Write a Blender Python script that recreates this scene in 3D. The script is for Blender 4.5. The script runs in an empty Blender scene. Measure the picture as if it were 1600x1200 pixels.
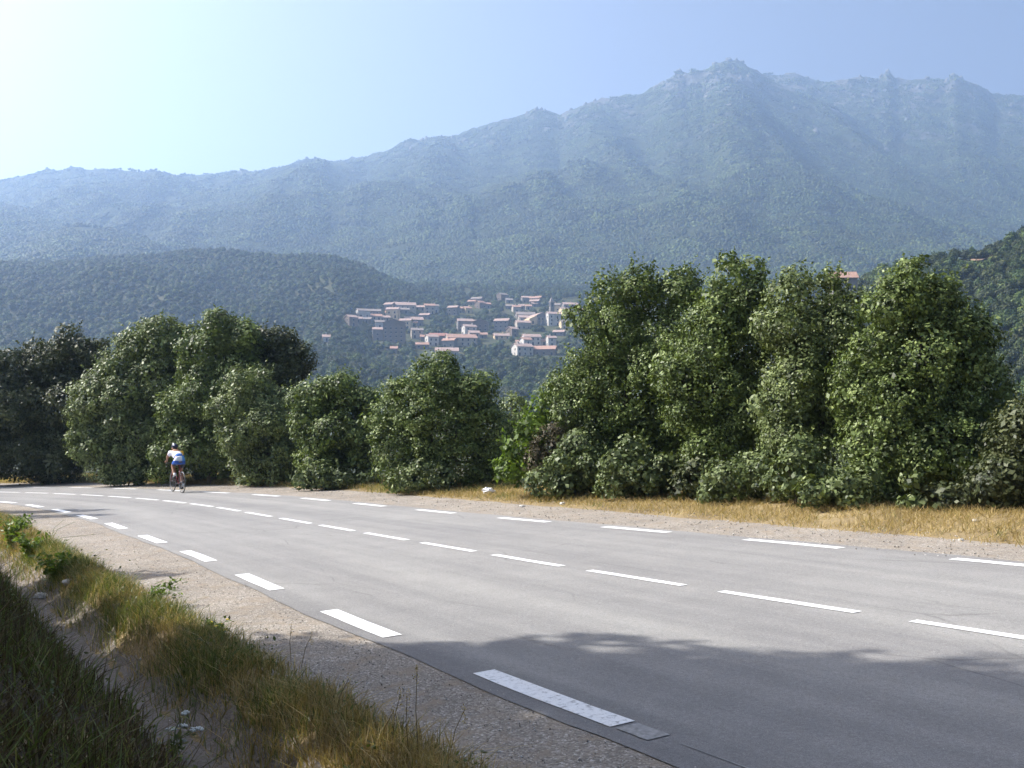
import bpy, math, random
import numpy as np
from mathutils import Vector, Matrix

sc = bpy.context.scene
COL = sc.collection
R = math.radians
rng = np.random.default_rng(7)
random.seed(7)

# ------------------------------------------------------------------ camera, sky, sun, exposure
F, HZ, EYE, TILT = 1600.0, 666.0, 1.6, 0.04
PITCH = math.atan((HZ - 600.0) / F)
cam_d = bpy.data.cameras.new('camera'); cam = bpy.data.objects.new('camera', cam_d); COL.objects.link(cam)
cam.location = (0, 0, EYE); cam.rotation_euler = (math.pi / 2 + PITCH, 0, 0)
cam_d.sensor_width = 36; cam_d.lens = 36; cam_d.clip_start = 0.05; cam_d.clip_end = 20000
sc.camera = cam

SUN_EL, SUN_AZ = 42.0, -76.0          # degrees; azimuth from +Y, positive to the right
world = bpy.data.worlds.new('World'); sc.world = world; world.use_nodes = True
wn = world.node_tree.nodes; wl = world.node_tree.links
sky = wn.new('ShaderNodeTexSky'); sky.sky_type = 'NISHITA'; sky.sun_disc = False
sky.sun_elevation = R(SUN_EL); sky.sun_rotation = R(SUN_AZ); sky.altitude = 300
sky.air_density = .45; sky.dust_density = 10.0; sky.ozone_density = 0
wn['Background'].inputs['Strength'].default_value = 0.075
wl.new(sky.outputs[0], wn['Background'].inputs['Color'])

sd = bpy.data.lights.new('sun', 'SUN'); sd.energy = 5.0; sd.angle = R(0.53); sd.color = (1.0, 0.96, 0.9)
so_ = bpy.data.objects.new('sun', sd); COL.objects.link(so_)
_d = Vector((math.sin(R(SUN_AZ)) * math.cos(R(SUN_EL)), math.cos(R(SUN_AZ)) * math.cos(R(SUN_EL)), math.sin(R(SUN_EL))))
so_.rotation_euler = _d.to_track_quat('Z', 'Y').to_euler(); so_.location = (-40, 0, 60)

vs = sc.view_settings
vs.view_transform = 'Standard'; vs.look = 'None'; vs.gamma = 1.0; vs.exposure = 1.3
cy = sc.cycles
cy.max_bounces = 6; cy.diffuse_bounces = 3; cy.glossy_bounces = 2; cy.transmission_bounces = 3
cy.volume_bounces = 1; cy.transparent_max_bounces = 6; cy.use_denoising = True
cy.caustics_reflective = False; cy.caustics_refractive = False

# ------------------------------------------------------------------ numeric helpers
def ray(px, py):
    x = (px - 800) / F; y = (py - 600) / F
    return np.array([x, math.cos(PITCH) + y * math.sin(PITCH), math.sin(PITCH) - y * math.cos(PITCH)])
def at(px, py, Y):
    d = ray(px, py); return d * (Y / d[1]) + np.array([0, 0, EYE])
def smooth(a, b, x):
    t = np.clip((np.asarray(x, float) - a) / (b - a), 0, 1); return t * t * (3 - 2 * t)
def _hash(ix, iy, seed):
    h = (ix.astype(np.int64) * 374761393 + iy.astype(np.int64) * 668265263 + seed * 69069) & 0xffffffff
    h = ((h ^ (h >> 13)) * 1274126177) & 0xffffffff
    return ((h ^ (h >> 16)) & 0xffff) / 65535.0
def vnoise(x, y, seed=0):
    x = np.asarray(x, float); y = np.asarray(y, float)
    ix = np.floor(x); iy = np.floor(y); fx = x - ix; fy = y - iy
    fx = fx * fx * (3 - 2 * fx); fy = fy * fy * (3 - 2 * fy)
    a = _hash(ix, iy, seed); b = _hash(ix + 1, iy, seed); c = _hash(ix, iy + 1, seed); d = _hash(ix + 1, iy + 1, seed)
    return (a * (1 - fx) + b * fx) * (1 - fy) + (c * (1 - fx) + d * fx) * fy
def fbm(x, y, o=4, seed=0, gain=0.5):
    s = 0; a = 1; t = 0
    for i in range(o):
        s = s + a * vnoise(x * 2 ** i, y * 2 ** i, seed + i * 17); t += a; a *= gain
    return s / t

# road: centre curve, s along it (away from the camera), o across it (positive to the far side)
SS = np.arange(-70, 120, 0.1)
TH = 0.5504 + 0.0189 * np.clip(SS - 15.5, 0, 60)
_cx = np.cumsum(-np.sin(TH) * 0.1); _cy = np.cumsum(np.cos(TH) * 0.1); _i0 = np.argmin(abs(SS))
CX = _cx - _cx[_i0] + 1.9465; CY = _cy - _cy[_i0] + 9.5
def so(s, o):
    s = np.asarray(s, float); o = np.asarray(o, float)
    th = np.interp(s, SS, TH)
    return np.interp(s, SS, CX) + o * np.cos(th), np.interp(s, SS, CY) + o * np.sin(th)
_sub = slice(None, None, 8)
def xy2so(x, y):
    x = np.atleast_1d(np.asarray(x, float)); y = np.atleast_1d(np.asarray(y, float))
    S8, X8, Y8, T8 = SS[_sub], CX[_sub], CY[_sub], TH[_sub]
    out_s = np.empty(len(x)); out_o = np.empty(len(x))
    for k in range(0, len(x), 20000):
        xx = x[k:k + 20000, None]; yy = y[k:k + 20000, None]
        i = ((xx - X8) ** 2 + (yy - Y8) ** 2).argmin(1)
        dx = xx[:, 0] - X8[i]; dy = yy[:, 0] - Y8[i]
        out_s[k:k + 20000] = S8[i] - dx * np.sin(T8[i]) + dy * np.cos(T8[i])
        out_o[k:k + 20000] = dx * np.cos(T8[i]) + dy * np.sin(T8[i])
    return out_s, out_o

PO = np.array([(-200, 30), (-60, 9), (-30, 4.6), (-16, 2.4), (-10, 1.4), (-8, .9), (-7, .62), (-6.6, .5), (-6.2, .38), (-5.8, .2), (-5.5, .02), (-5.3, -.16), (-5.15, -.24),
               (-4.95, -.24), (-4.82, -.12), (-4.68, .03), (-4.52, .07), (-4.32, 0), (-3.3, 0), (3.2, 0), (4.4, 0),
               (4.8, .03), (5.4, .06), (6.2, .09), (7.2, .07), (8.5, -.05), (10, -.5), (13, -2), (18, -4.5), (30, -8), (200, -14)], float)
VR = np.array([(0, -5), (60, -7), (130, -15), (220, -14), (300, -6), (400, 6.5), (520, 21), (650, 45), (780, 76), (930, 117), (1100, 150),
               (1400, 205), (1800, 255), (2600, 250), (4000, 250)], float)
def baseZ(x, y, full=False):
    x = np.atleast_1d(np.asarray(x, float)); y = np.atleast_1d(np.asarray(y, float))
    r = np.hypot(x, y); s, o = xy2so(x, y)
    near = np.interp(o, PO[:, 0], PO[:, 1]) + TILT * x * (1 - smooth(45, 140, r))
    rough = np.where(o < -4.3, smooth(-4.3, -6, o), smooth(4.5, 7, o))
    near = near + rough * ((fbm(x * .9, y * .9, 3, 5) - .5) * .16 + (fbm(x * .15, y * .15, 2, 9) - .5) * .35 * smooth(8, 20, abs(o)))
    near = near + (fbm(x * 3.1, y * 3.1, 2, 31) - .5) * .09 * ((o < -4.3) & (o > -9))
    az = np.arctan2(x, y)
    v = np.interp(r, VR[:, 0], VR[:, 1]) + (fbm(x * .006, y * .006, 4, 3) - .5) * 26 * smooth(150, 500, r) * (1 - .6 * smooth(550, 700, r) * (1 - smooth(950, 1100, r)))
    back = np.clip(.07 * r, 0, 110) + (fbm(x * .005, y * .005, 4, 8) - .5) * 40 * smooth(100, 400, r)
    fr = smooth(-1.75, -1.0, az) * (1 - smooth(2.2, 2.8, az))
    far = v * fr + back * (1 - fr)
    w = smooth(55, 140, r)
    z = near * (1 - w) + far * w
    return z

# ------------------------------------------------------------------ object helpers
def link(o, parent=None):
    COL.objects.link(o)
    if parent is not None: o.parent = parent
    return o
def tag(o, label=None, cat=None, group=None, kind=None):
    if label: o['label'] = label
    if cat: o['category'] = cat
    if group: o['group'] = group
    if kind: o['kind'] = kind
    return o
def empty(name, loc=(0, 0, 0), rz=0.0):
    o = bpy.data.objects.new(name, None); o.empty_display_size = .2
    o.location = loc; o.rotation_euler = (0, 0, rz); return link(o)
def fast_mesh(name, verts, quads, mats, tint=None, midx=None, smooth_=False, tris=None):
    verts = np.asarray(verts, np.float32)
    quads = np.zeros((0, 4), np.int32) if quads is None else np.asarray(quads, np.int32)
    me = bpy.data.meshes.new(name)
    me.vertices.add(len(verts)); me.vertices.foreach_set('co', verts.ravel())
    nq = len(quads); nt = 0 if tris is None else len(tris)
    li = quads.ravel() if nt == 0 else np.concatenate([quads.ravel(), np.asarray(tris, np.int32).ravel()])
    me.loops.add(len(li)); me.loops.foreach_set('vertex_index', li)
    me.polygons.add(nq + nt)
    st = np.concatenate([np.arange(nq) * 4, nq * 4 + np.arange(nt) * 3]).astype(np.int32)
    me.polygons.foreach_set('loop_start', st)
    if midx is not None: me.polygons.foreach_set('material_index', np.asarray(midx, np.int32))
    if smooth_: me.polygons.foreach_set('use_smooth', np.ones(nq + nt, bool))
    for m in (mats if isinstance(mats, (list, tuple)) else [mats]): me.materials.append(m)
    if tint is not None:
        a = me.attributes.new('tint', 'FLOAT', 'FACE'); a.data.foreach_set('value', np.asarray(tint, np.float32))
    me.update(calc_edges=True); me.validate()
    return me
def grid_mesh(name, X, Y, Z, m, smooth_=True, attr=None):
    ny, nx = X.shape
    v = np.stack([X, Y, Z], -1).reshape(-1, 3)
    i = np.arange(nx * ny).reshape(ny, nx)
    q = np.stack([i[:-1, :-1], i[:-1, 1:], i[1:, 1:], i[1:, :-1]], -1).reshape(-1, 4)
    me = fast_mesh(name, v, q, m, smooth_=smooth_)
    if attr is not None:
        for k, val in attr.items():
            a = me.attributes.new(k, 'FLOAT', 'POINT'); a.data.foreach_set('value', np.asarray(val, np.float32).ravel())
    return me

class MB:                                   # collects simple shapes into one mesh
    def __init__(s): s.v = []; s.f = []; s.m = []
    def add(s, verts, faces, mi=0):
        b = len(s.v); s.v += [tuple(map(float, p)) for p in verts]; s.f += [tuple(b + i for i in f) for f in faces]; s.m += [mi] * len(faces); return s
    def box(s, c, d, mi=0, rz=0):
        x, y, z = [k / 2 for k in d]; cr, sr = math.cos(rz), math.sin(rz); P = []
        for k in range(8):
            a, b, e = (x if k & 1 else -x), (y if k & 2 else -y), (z if k & 4 else -z)
            P.append((c[0] + a * cr - b * sr, c[1] + a * sr + b * cr, c[2] + e))
        return s.add(P, [(0, 2, 3, 1), (4, 5, 7, 6), (0, 1, 5, 4), (2, 6, 7, 3), (0, 4, 6, 2), (1, 3, 7, 5)], mi)
    def tube(s, pts, rad, n=8, mi=0, cap=True):
        pts = [Vector(p) for p in pts]
        if not isinstance(rad, (list, tuple)): rad = [rad] * len(pts)
        rings = []
        for i, p in enumerate(pts):
            d = (pts[min(i + 1, len(pts) - 1)] - pts[max(i - 1, 0)]).normalized()
            a = d.orthogonal().normalized() if i == 0 else (a - d * a.dot(d)).normalized()
            b = d.cross(a)
            rings.append([p + (a * math.cos(2 * math.pi * k / n) + b * math.sin(2 * math.pi * k / n)) * rad[i] for k in range(n)])
        V = [q for r in rings for q in r]
        Fc = [(i * n + k, i * n + (k + 1) % n, (i + 1) * n + (k + 1) % n, (i + 1) * n + k) for i in range(len(pts) - 1) for k in range(n)]
        if cap: Fc += [tuple(range(n - 1, -1, -1)), tuple((len(pts) - 1) * n + k for k in range(n))]
        return s.add(V, Fc, mi)
    def ring(s, c, rad, tr, n=28, m=6, mi=0, axis='X'):
        V = []; Fc = []
        for i in range(n):
            a = 2 * math.pi * i / n
            for k in range(m):
                b = 2 * math.pi * k / m
                rr = rad + tr * math.cos(b)
                V.append((c[0] + tr * math.sin(b), c[1] + rr * math.cos(a), c[2] + rr * math.sin(a)))
        for i in range(n):
            for k in range(m): Fc.append((i * m + k, i * m + (k + 1) % m, ((i + 1) % n) * m + (k + 1) % m, ((i + 1) % n) * m + k))
        return s.add(V, Fc, mi)
    def ball(s, c, r, nu=12, nv=8, mi=0, fn=None):
        rr = r if isinstance(r, (tuple, list)) else (r, r, r); V = []; Fc = []
        for j in range(nv + 1):
            t = math.pi * j / nv
            for i in range(nu):
                a = 2 * math.pi * i / nu; d = Vector((math.sin(t) * math.cos(a), math.sin(t) * math.sin(a), math.cos(t)))
                k = fn(d) if fn else 1.0
                V.append((c[0] + d.x * rr[0] * k, c[1] + d.y * rr[1] * k, c[2] + d.z * rr[2] * k))
        for j in range(nv):
            for i in range(nu): Fc.append((j * nu + i, (j + 1) * nu + i, (j + 1) * nu + (i + 1) % nu, j * nu + (i + 1) % nu))
        return s.add(V, Fc, mi)
    def mesh(s, name, mats, smooth_=False):
        me = bpy.data.meshes.new(name); me.from_pydata(s.v, [], s.f)
        for m in (mats if isinstance(mats, (list, tuple)) else [mats]): me.materials.append(m)
        me.polygons.foreach_set('material_index', s.m)
        if smooth_: me.polygons.foreach_set('use_smooth', [True] * len(s.f))
        me.update(); return me
    def obj(s, name, mats, parent=None, smooth_=False):
        return link(bpy.data.objects.new(name, s.mesh(name, mats, smooth_)), parent)

# ------------------------------------------------------------------ materials
def new_mat(name):
    m = bpy.data.materials.new(name); m.use_nodes = True; nt = m.node_tree
    return m, nt, nt.nodes['Principled BSDF'], nt.nodes['Material Output']
def N(nt, t, **kw):
    n = nt.nodes.new(t)
    for k, v in kw.items():
        if k.startswith('i_'):
            key = k[2:]; n.inputs[int(key) if key.isdigit() else key].default_value = v
        else: setattr(n, k, v)
    return n
def ramp(nt, fac, stops):
    r = nt.nodes.new('ShaderNodeValToRGB'); e = r.color_ramp.elements
    while len(e) < len(stops): e.new(0.5)
    for k, (p, c) in enumerate(stops):
        e[k].position = p; e[k].color = (*c, 1) if len(c) == 3 else c
    nt.links.new(fac, r.inputs[0]); return r
def noise(nt, scale, detail=4, rough=.55, vec=None, dist=0):
    n = N(nt, 'ShaderNodeTexNoise'); n.inputs['Scale'].default_value = scale; n.inputs['Detail'].default_value = detail
    n.inputs['Roughness'].default_value = rough; n.inputs['Distortion'].default_value = dist
    if vec is None: vec = pos(nt)
    nt.links.new(vec, n.inputs['Vector']); return n
def pos(nt):
    g = nt.nodes.get('geo_pos') or N(nt, 'ShaderNodeNewGeometry', name='geo_pos'); return g.outputs['Position']
def mixc(nt, fac, a, b, mode='MIX'):
    m = N(nt, 'ShaderNodeMix', data_type='RGBA', blend_type=mode)
    if hasattr(fac, 'node'): nt.links.new(fac, m.inputs[0])
    else: m.inputs[0].default_value = fac
    for s, k in ((a, 6), (b, 7)):
        if hasattr(s, 'node'): nt.links.new(s, m.inputs[k])
        else: m.inputs[k].default_value = (*s, 1)
    return m.outputs[2]
def bump(nt, bsdf, h, strength=.4, dist=.02):
    b = N(nt, 'ShaderNodeBump'); b.inputs['Strength'].default_value = strength; b.inputs['Distance'].default_value = dist
    nt.links.new(h, b.inputs['Height']); nt.links.new(b.outputs[0], bsdf.inputs['Normal'])
def plain(name, col, rough=.6, var=.12, scale=8, metal=0, spec=.5):
    m, nt, b, _ = new_mat(name)
    n = noise(nt, scale)
    r = ramp(nt, n.outputs[0], [(.3, [c * (1 - var) for c in col]), (.7, [min(1, c * (1 + var)) for c in col])])
    nt.links.new(r.outputs[0], b.inputs['Base Color']); b.inputs['Roughness'].default_value = rough; b.inputs['Metallic'].default_value = metal
    b.inputs['Specular IOR Level'].default_value = spec
    return m
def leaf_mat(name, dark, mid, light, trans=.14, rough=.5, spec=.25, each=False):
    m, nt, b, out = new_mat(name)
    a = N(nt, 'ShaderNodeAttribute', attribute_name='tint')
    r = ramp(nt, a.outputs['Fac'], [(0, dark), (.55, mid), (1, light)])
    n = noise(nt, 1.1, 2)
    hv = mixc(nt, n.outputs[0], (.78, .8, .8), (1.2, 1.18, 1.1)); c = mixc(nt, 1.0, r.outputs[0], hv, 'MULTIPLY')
    if each:
        oi = N(nt, 'ShaderNodeObjectInfo'); c = mixc(nt, 1.0, c, ramp(nt, oi.outputs['Random'], [(0, (.5, .52, .6)), (.35, (1.1, .95, .8)), (.7, (1.0, 1.15, .95)), (1, (2.0, 1.95, 1.4))]).outputs[0], 'MULTIPLY')
    nt.links.new(c, b.inputs['Base Color']); b.inputs['Roughness'].default_value = rough; b.inputs['Specular IOR Level'].default_value = spec
    t = N(nt, 'ShaderNodeBsdfTranslucent'); nt.links.new(mixc(nt, 1.0, c, (1.25, 1.3, .6), 'MULTIPLY'), t.inputs['Color'])
    mx = N(nt, 'ShaderNodeMixShader'); mx.inputs[0].default_value = trans
    nt.links.new(b.outputs[0], mx.inputs[1]); nt.links.new(t.outputs[0], mx.inputs[2]); nt.links.new(mx.outputs[0], out.inputs['Surface'])
    return m

M = {}
M['oak'] = leaf_mat('holm_oak_leaf', (.036, .05, .014), (.122, .168, .045), (.25, .305, .105))
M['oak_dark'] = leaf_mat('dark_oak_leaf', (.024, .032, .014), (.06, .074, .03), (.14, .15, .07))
M['oak_grey'] = leaf_mat('grey_green_leaf', (.042, .055, .019), (.14, .18, .06), (.28, .325, .14))
M['lime'] = leaf_mat('bright_green_leaf', (.04, .065, .012), (.11, .17, .03), (.2, .28, .06), trans=.35)
M['bramble'] = leaf_mat('bramble_leaf', (.032, .046, .018), (.11, .145, .05), (.25, .29, .135))
M['dead'] = leaf_mat('dead_bracken_leaf', (.05, .042, .022), (.095, .08, .046), (.19, .165, .1), trans=.1)
M['forest'] = leaf_mat('hillside_foliage', (.018, .03, .012), (.045, .068, .022), (.13, .155, .055), trans=.1, rough=.6, spec=.2, each=True)
M['maquis'] = leaf_mat('maquis_foliage', (.02, .032, .014), (.045, .062, .024), (.095, .11, .05), trans=.05, rough=.7, spec=.15, each=True)
M['straw'] = leaf_mat('dry_grass', (.14, .1, .045), (.34, .25, .11), (.56, .45, .24), trans=.25, rough=.6, spec=.2)
M['grass'] = leaf_mat('green_grass', (.05, .065, .02), (.11, .14, .04), (.3, .28, .12), trans=.3, rough=.55, spec=.25)
M['brush'] = leaf_mat('brown_dry_brush', (.04, .03, .018), (.1, .075, .042), (.2, .15, .085), trans=.15, rough=.7, spec=.15)
M['bark'] = plain('bark', (.1, .08, .06), .9, .35, 14)
M['stem'] = plain('green_stem', (.12, .16, .05), .6)

def asphalt():
    m, nt, b, _ = new_mat('worn_asphalt')
    fine = noise(nt, 160, 3, .7); mid = noise(nt, 2.2, 5, .6); grain = noise(nt, 38, 4, .75); big = noise(nt, .35, 3)
    r1 = ramp(nt, fine.outputs[0], [(.28, (.15, .147, .143)), (.5, (.238, .233, .226)), (.72, (.355, .346, .335))])
    r2 = ramp(nt, mid.outputs[0], [(.3, (.94, .94, .94)), (.7, (1.05, 1.05, 1.045))])
    r3 = ramp(nt, big.outputs[0], [(.35, (.95, .95, .955)), (.65, (1.04, 1.04, 1.035))])
    c = mixc(nt, 1, mixc(nt, 1, r1.outputs[0], r2.outputs[0], 'MULTIPLY'), r3.outputs[0], 'MULTIPLY')
    c = mixc(nt, 1, c, ramp(nt, grain.outputs[0], [(.3, (.84, .84, .84)), (.7, (1.14, 1.14, 1.14))]).outputs[0], 'MULTIPLY')
    # sparse dark tar streaks along the road and a darker, newer strip at each edge
    off = N(nt, 'ShaderNodeAttribute', attribute_name='off'); al = N(nt, 'ShaderNodeAttribute', attribute_name='along')
    cv = N(nt, 'ShaderNodeCombineXYZ'); nt.links.new(off.outputs['Fac'], cv.inputs[0]); nt.links.new(al.outputs['Fac'], cv.inputs[1])
    mp = N(nt, 'ShaderNodeMapping'); mp.inputs['Scale'].default_value = (1.6, .09, 1); nt.links.new(cv.outputs[0], mp.inputs[0])
    st = noise(nt, 1.0, 5, .65, mp.outputs[0]); rs = ramp(nt, st.outputs[0], [(.36, (.86, .86, .87)), (.58, (1.05, 1.05, 1.04))])
    c = mixc(nt, 1, c, rs.outputs[0], 'MULTIPLY')
    wt = N(nt, 'ShaderNodeMath', operation='MULTIPLY'); wt.inputs[1].default_value = 3.9; nt.links.new(off.outputs['Fac'], wt.inputs[0])
    wc = N(nt, 'ShaderNodeMath', operation='COSINE'); nt.links.new(wt.outputs[0], wc.inputs[0])
    c = mixc(nt, 1, c, ramp(nt, wc.outputs[0], [(0, (.945, .945, .95)), (1, (1.03, 1.03, 1.025))]).outputs[0], 'MULTIPLY')
    mp2 = N(nt, 'ShaderNodeMapping'); mp2.inputs['Scale'].default_value = (.55, .16, 1); nt.links.new(mixc(nt, .12, cv.outputs[0], noise(nt, 1.5, 4).outputs['Color'], 'ADD'), mp2.inputs[0])
    vc = N(nt, 'ShaderNodeTexVoronoi', feature='DISTANCE_TO_EDGE'); vc.inputs['Scale'].default_value = 1.0; nt.links.new(mp2.outputs[0], vc.inputs['Vector'])
    ck = ramp(nt, vc.outputs['Distance'], [(.0, (.72, .72, .72)), (.006, (1, 1, 1))]); gate = ramp(nt, noise(nt, .5, 3).outputs[0], [(.5, (0, 0, 0)), (.6, (1, 1, 1))])
    c = mixc(nt, gate.outputs[0], c, mixc(nt, 1, c, ck.outputs[0], 'MULTIPLY'))
    ab = N(nt, 'ShaderNodeMath', operation='ABSOLUTE'); nt.links.new(off.outputs['Fac'], ab.inputs[0])
    wob = N(nt, 'ShaderNodeMath', operation='MULTIPLY_ADD'); nt.links.new(noise(nt, 3.5, 3).outputs[0], wob.inputs[0]); wob.inputs[1].default_value = .22; nt.links.new(ab.outputs[0], wob.inputs[2])
    ed = ramp(nt, wob.outputs[0], [(.0, (0, 0, 0)), (1, (1, 1, 1))]); 
    mr = N(nt, 'ShaderNodeMapRange'); mr.inputs['From Min'].default_value = 3.12; mr.inputs['From Max'].default_value = 3.26; nt.links.new(wob.outputs[0], mr.inputs[0])
    c = mixc(nt, mr.outputs[0], c, mixc(nt, 1, c, (.86, .86, .87), 'MULTIPLY'))
    # small pale stones rubbed clean
    vo = N(nt, 'ShaderNodeTexVoronoi'); vo.inputs['Scale'].default_value = 34; nt.links.new(pos(nt), vo.inputs['Vector'])
    sp = ramp(nt, vo.outputs['Distance'], [(.06, (1, 1, 1)), (.1, (0, 0, 0))])
    pick = N(nt, 'ShaderNodeSeparateColor'); nt.links.new(vo.outputs['Color'], pick.inputs[0])
    gt = N(nt, 'ShaderNodeMath', operation='GREATER_THAN'); gt.inputs[1].default_value = .9; nt.links.new(pick.outputs[0], gt.inputs[0])
    mu = N(nt, 'ShaderNodeMath', operation='MULTIPLY'); nt.links.new(sp.outputs[0], mu.inputs[0]); nt.links.new(gt.outputs[0], mu.inputs[1])
    c = mixc(nt, mu.outputs[0], c, (.5, .49, .46))
    nt.links.new(c, b.inputs['Base Color']); b.inputs['Roughness'].default_value = .92; b.inputs['Specular IOR Level'].default_value = .06
    bump(nt, b, fine.outputs[0], .5, .006)
    return m
M['asphalt'] = asphalt()
def gravel():
    m, nt, b, _ = new_mat('gravel')
    vo = N(nt, 'ShaderNodeTexVoronoi'); vo.inputs['Scale'].default_value = 85; nt.links.new(pos(nt), vo.inputs['Vector'])
    sepc = N(nt, 'ShaderNodeSeparateColor'); nt.links.new(vo.outputs['Color'], sepc.inputs[0])
    r = ramp(nt, sepc.outputs[0], [(0, (.17, .152, .132)), (.5, (.262, .236, .205)), (.85, (.33, .3, .265)), (1, (.5, .47, .43))])
    big = noise(nt, 1.3, 4); r2 = ramp(nt, big.outputs[0], [(.3, (.8, .79, .78)), (.7, (1.1, 1.09, 1.06))])
    c = mixc(nt, 1, r.outputs[0], r2.outputs[0], 'MULTIPLY')
    d = noise(nt, 5, 4); dr = ramp(nt, d.outputs[0], [(.5, (0, 0, 0)), (.72, (1, 1, 1))])
    c = mixc(nt, dr.outputs[0], c, (.26, .215, .165))
    nt.links.new(c, b.inputs['Base Color']); b.inputs['Roughness'].default_value = .95; b.inputs['Specular IOR Level'].default_value = .06
    bump(nt, b, vo.outputs['Distance'], .6, .012)
    return m
M['gravel'] = gravel()
def paint():
    m, nt, b, _ = new_mat('road_paint')
    n = noise(nt, 26, 6, .7); g = noise(nt, 150, 2)
    r = ramp(nt, n.outputs[0], [(.33, (.27, .265, .26)), (.4, (.55, .55, .54)), (.46, (.72, .72, .71)), (.65, (.8, .8, .79))])
    r2 = ramp(nt, g.outputs[0], [(.3, (.86, .86, .86)), (.6, (1, 1, 1))])
    nt.links.new(mixc(nt, 1, r.outputs[0], r2.outputs[0], 'MULTIPLY'), b.inputs['Base Color']); b.inputs['Roughness'].default_value = .6
    bump(nt, b, g.outputs[0], .3, .003)
    return m
M['paint'] = paint()
M['faded'] = plain('faded_road_paint', (.25, .247, .24), .9, .3, 30)
def earth(name, a, b_, c_, sc1=1.2):
    m, nt, b, _ = new_mat(name)
    n1 = noise(nt, sc1, 5, .6); n2 = noise(nt, 30, 4, .65)
    r = ramp(nt, n1.outputs[0], [(.28, a), (.5, b_), (.72, c_)]); r2 = ramp(nt, n2.outputs[0], [(.3, (.7, .7, .7)), (.7, (1.2, 1.2, 1.2))])
    nt.links.new(mixc(nt, 1, r.outputs[0], r2.outputs[0], 'MULTIPLY'), b.inputs['Base Color']); b.inputs['Roughness'].default_value = .95
    b.inputs['Specular IOR Level'].default_value = .15
    bump(nt, b, n2.outputs[0], .6, .03); return m
M['verge'] = earth('dry_verge_soil', (.16, .12, .07), (.25, .19, .1), (.33, .26, .14))
M['ditch'] = earth('sandy_ditch_soil', (.13, .112, .095), (.19, .165, .14), (.25, .22, .185), .8)
M['ground'] = earth('maquis_ground', (.03, .04, .016), (.05, .056, .024), (.1, .09, .042), .05)
def mountain_mat():
    m, nt, b, _ = new_mat('mountain_slope')
    sep = N(nt, 'ShaderNodeSeparateXYZ'); nt.links.new(pos(nt), sep.inputs[0])
    n1 = noise(nt, .012, 6, .65, dist=.6); n2 = noise(nt, .06, 5, .7); n3 = noise(nt, .0035, 4, .6)
    veg = ramp(nt, n2.outputs[0], [(.3, (.02, .028, .012)), (.55, (.034, .044, .018)), (.75, (.055, .064, .028))])
    rock = ramp(nt, n2.outputs[0], [(.3, (.05, .05, .042)), (.65, (.115, .11, .098))])
    hm = N(nt, 'ShaderNodeMapRange'); hm.inputs['From Min'].default_value = 250; hm.inputs['From Max'].default_value = 900
    hm.inputs['To Min'].default_value = -.16; hm.inputs['To Max'].default_value = .14; nt.links.new(sep.outputs[2], hm.inputs[0])
    s = N(nt, 'ShaderNodeMath', operation='ADD'); nt.links.new(n1.outputs[0], s.inputs[0]); nt.links.new(hm.outputs[0], s.inputs[1])
    k = ramp(nt, s.outputs[0], [(.56, (0, 0, 0)), (.64, (1, 1, 1))])
    pale = mixc(nt, ramp(nt, n3.outputs[0], [(.45, (0, 0, 0)), (.65, (1, 1, 1))]).outputs[0], veg.outputs[0], mixc(nt, .5, veg.outputs[0], (.055, .064, .028)))
    nt.links.new(mixc(nt, k.outputs[0], pale, rock.outputs[0]), b.inputs['Base Color'])
    b.inputs['Roughness'].default_value = .95; b.inputs['Specular IOR Level'].default_value = .1
    bump(nt, b, n2.outputs[0], 1.0, 9.0); return m
M['mountain'] = mountain_mat()
M['granite'] = plain('granite', (.075, .073, .066), .9, .35, .05)
M['stone'] = plain('pale_stone', (.5, .48, .44), .85, .2, 30)

# ------------------------------------------------------------------ ground sheet and road
NS = np.concatenate([np.arange(-46, -9, 1.5), np.arange(-9, 26, .22), np.arange(26, 84, 1.2)])
NO = np.concatenate([np.arange(-24, -9, 1.2), np.arange(-9, -3.9, .11), np.arange(-3.9, 4.3, .55), np.arange(4.3, 9, .22), np.arange(9, 25, 1.0)])
gS, gO = np.meshgrid(NS, NO, indexing='ij')
gX, gY = so(gS, gO); gZ = baseZ(gX.ravel(), gY.ravel()).reshape(gX.shape)
fin = np.minimum.reduce([gO - NO[0], NO[-1] - gO, gS - NS[0], NS[-1] - gS])
gZ = gZ - .014 * ((gO > -4.52) & (gO < 4.5))
# big sheet, out to the horizon
raz = np.concatenate([np.linspace(-math.pi, -.95, 90)[:-1], np.linspace(-.95, .95, 260), np.linspace(.95, math.pi, 91)[1:]])
rr = np.concatenate([[1.0], np.geomspace(4, 3600, 110)])
A2, R2 = np.meshgrid(raz, rr, indexing='ij')
bX, bY = R2 * np.sin(A2), R2 * np.cos(A2)
bZ = baseZ(bX.ravel(), bY.ravel()).reshape(bX.shape)
bs, bo = xy2so(bX.ravel(), bY.ravel())
ins = np.minimum.reduce([bo - NO[0], NO[-1] - bo, bs - NS[0], NS[-1] - bs]).reshape(bX.shape)
bZ2 = bZ - 1.2 * smooth(-.5, 4, ins)
tag(link(bpy.data.objects.new('ground', grid_mesh('ground', bX, bY, bZ2, M['ground']))), kind='structure')
verge = bpy.data.objects.new('roadside_ground', grid_mesh('roadside_ground', gX, gY, gZ, M['verge'])); tag(link(verge), kind='structure')
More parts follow.
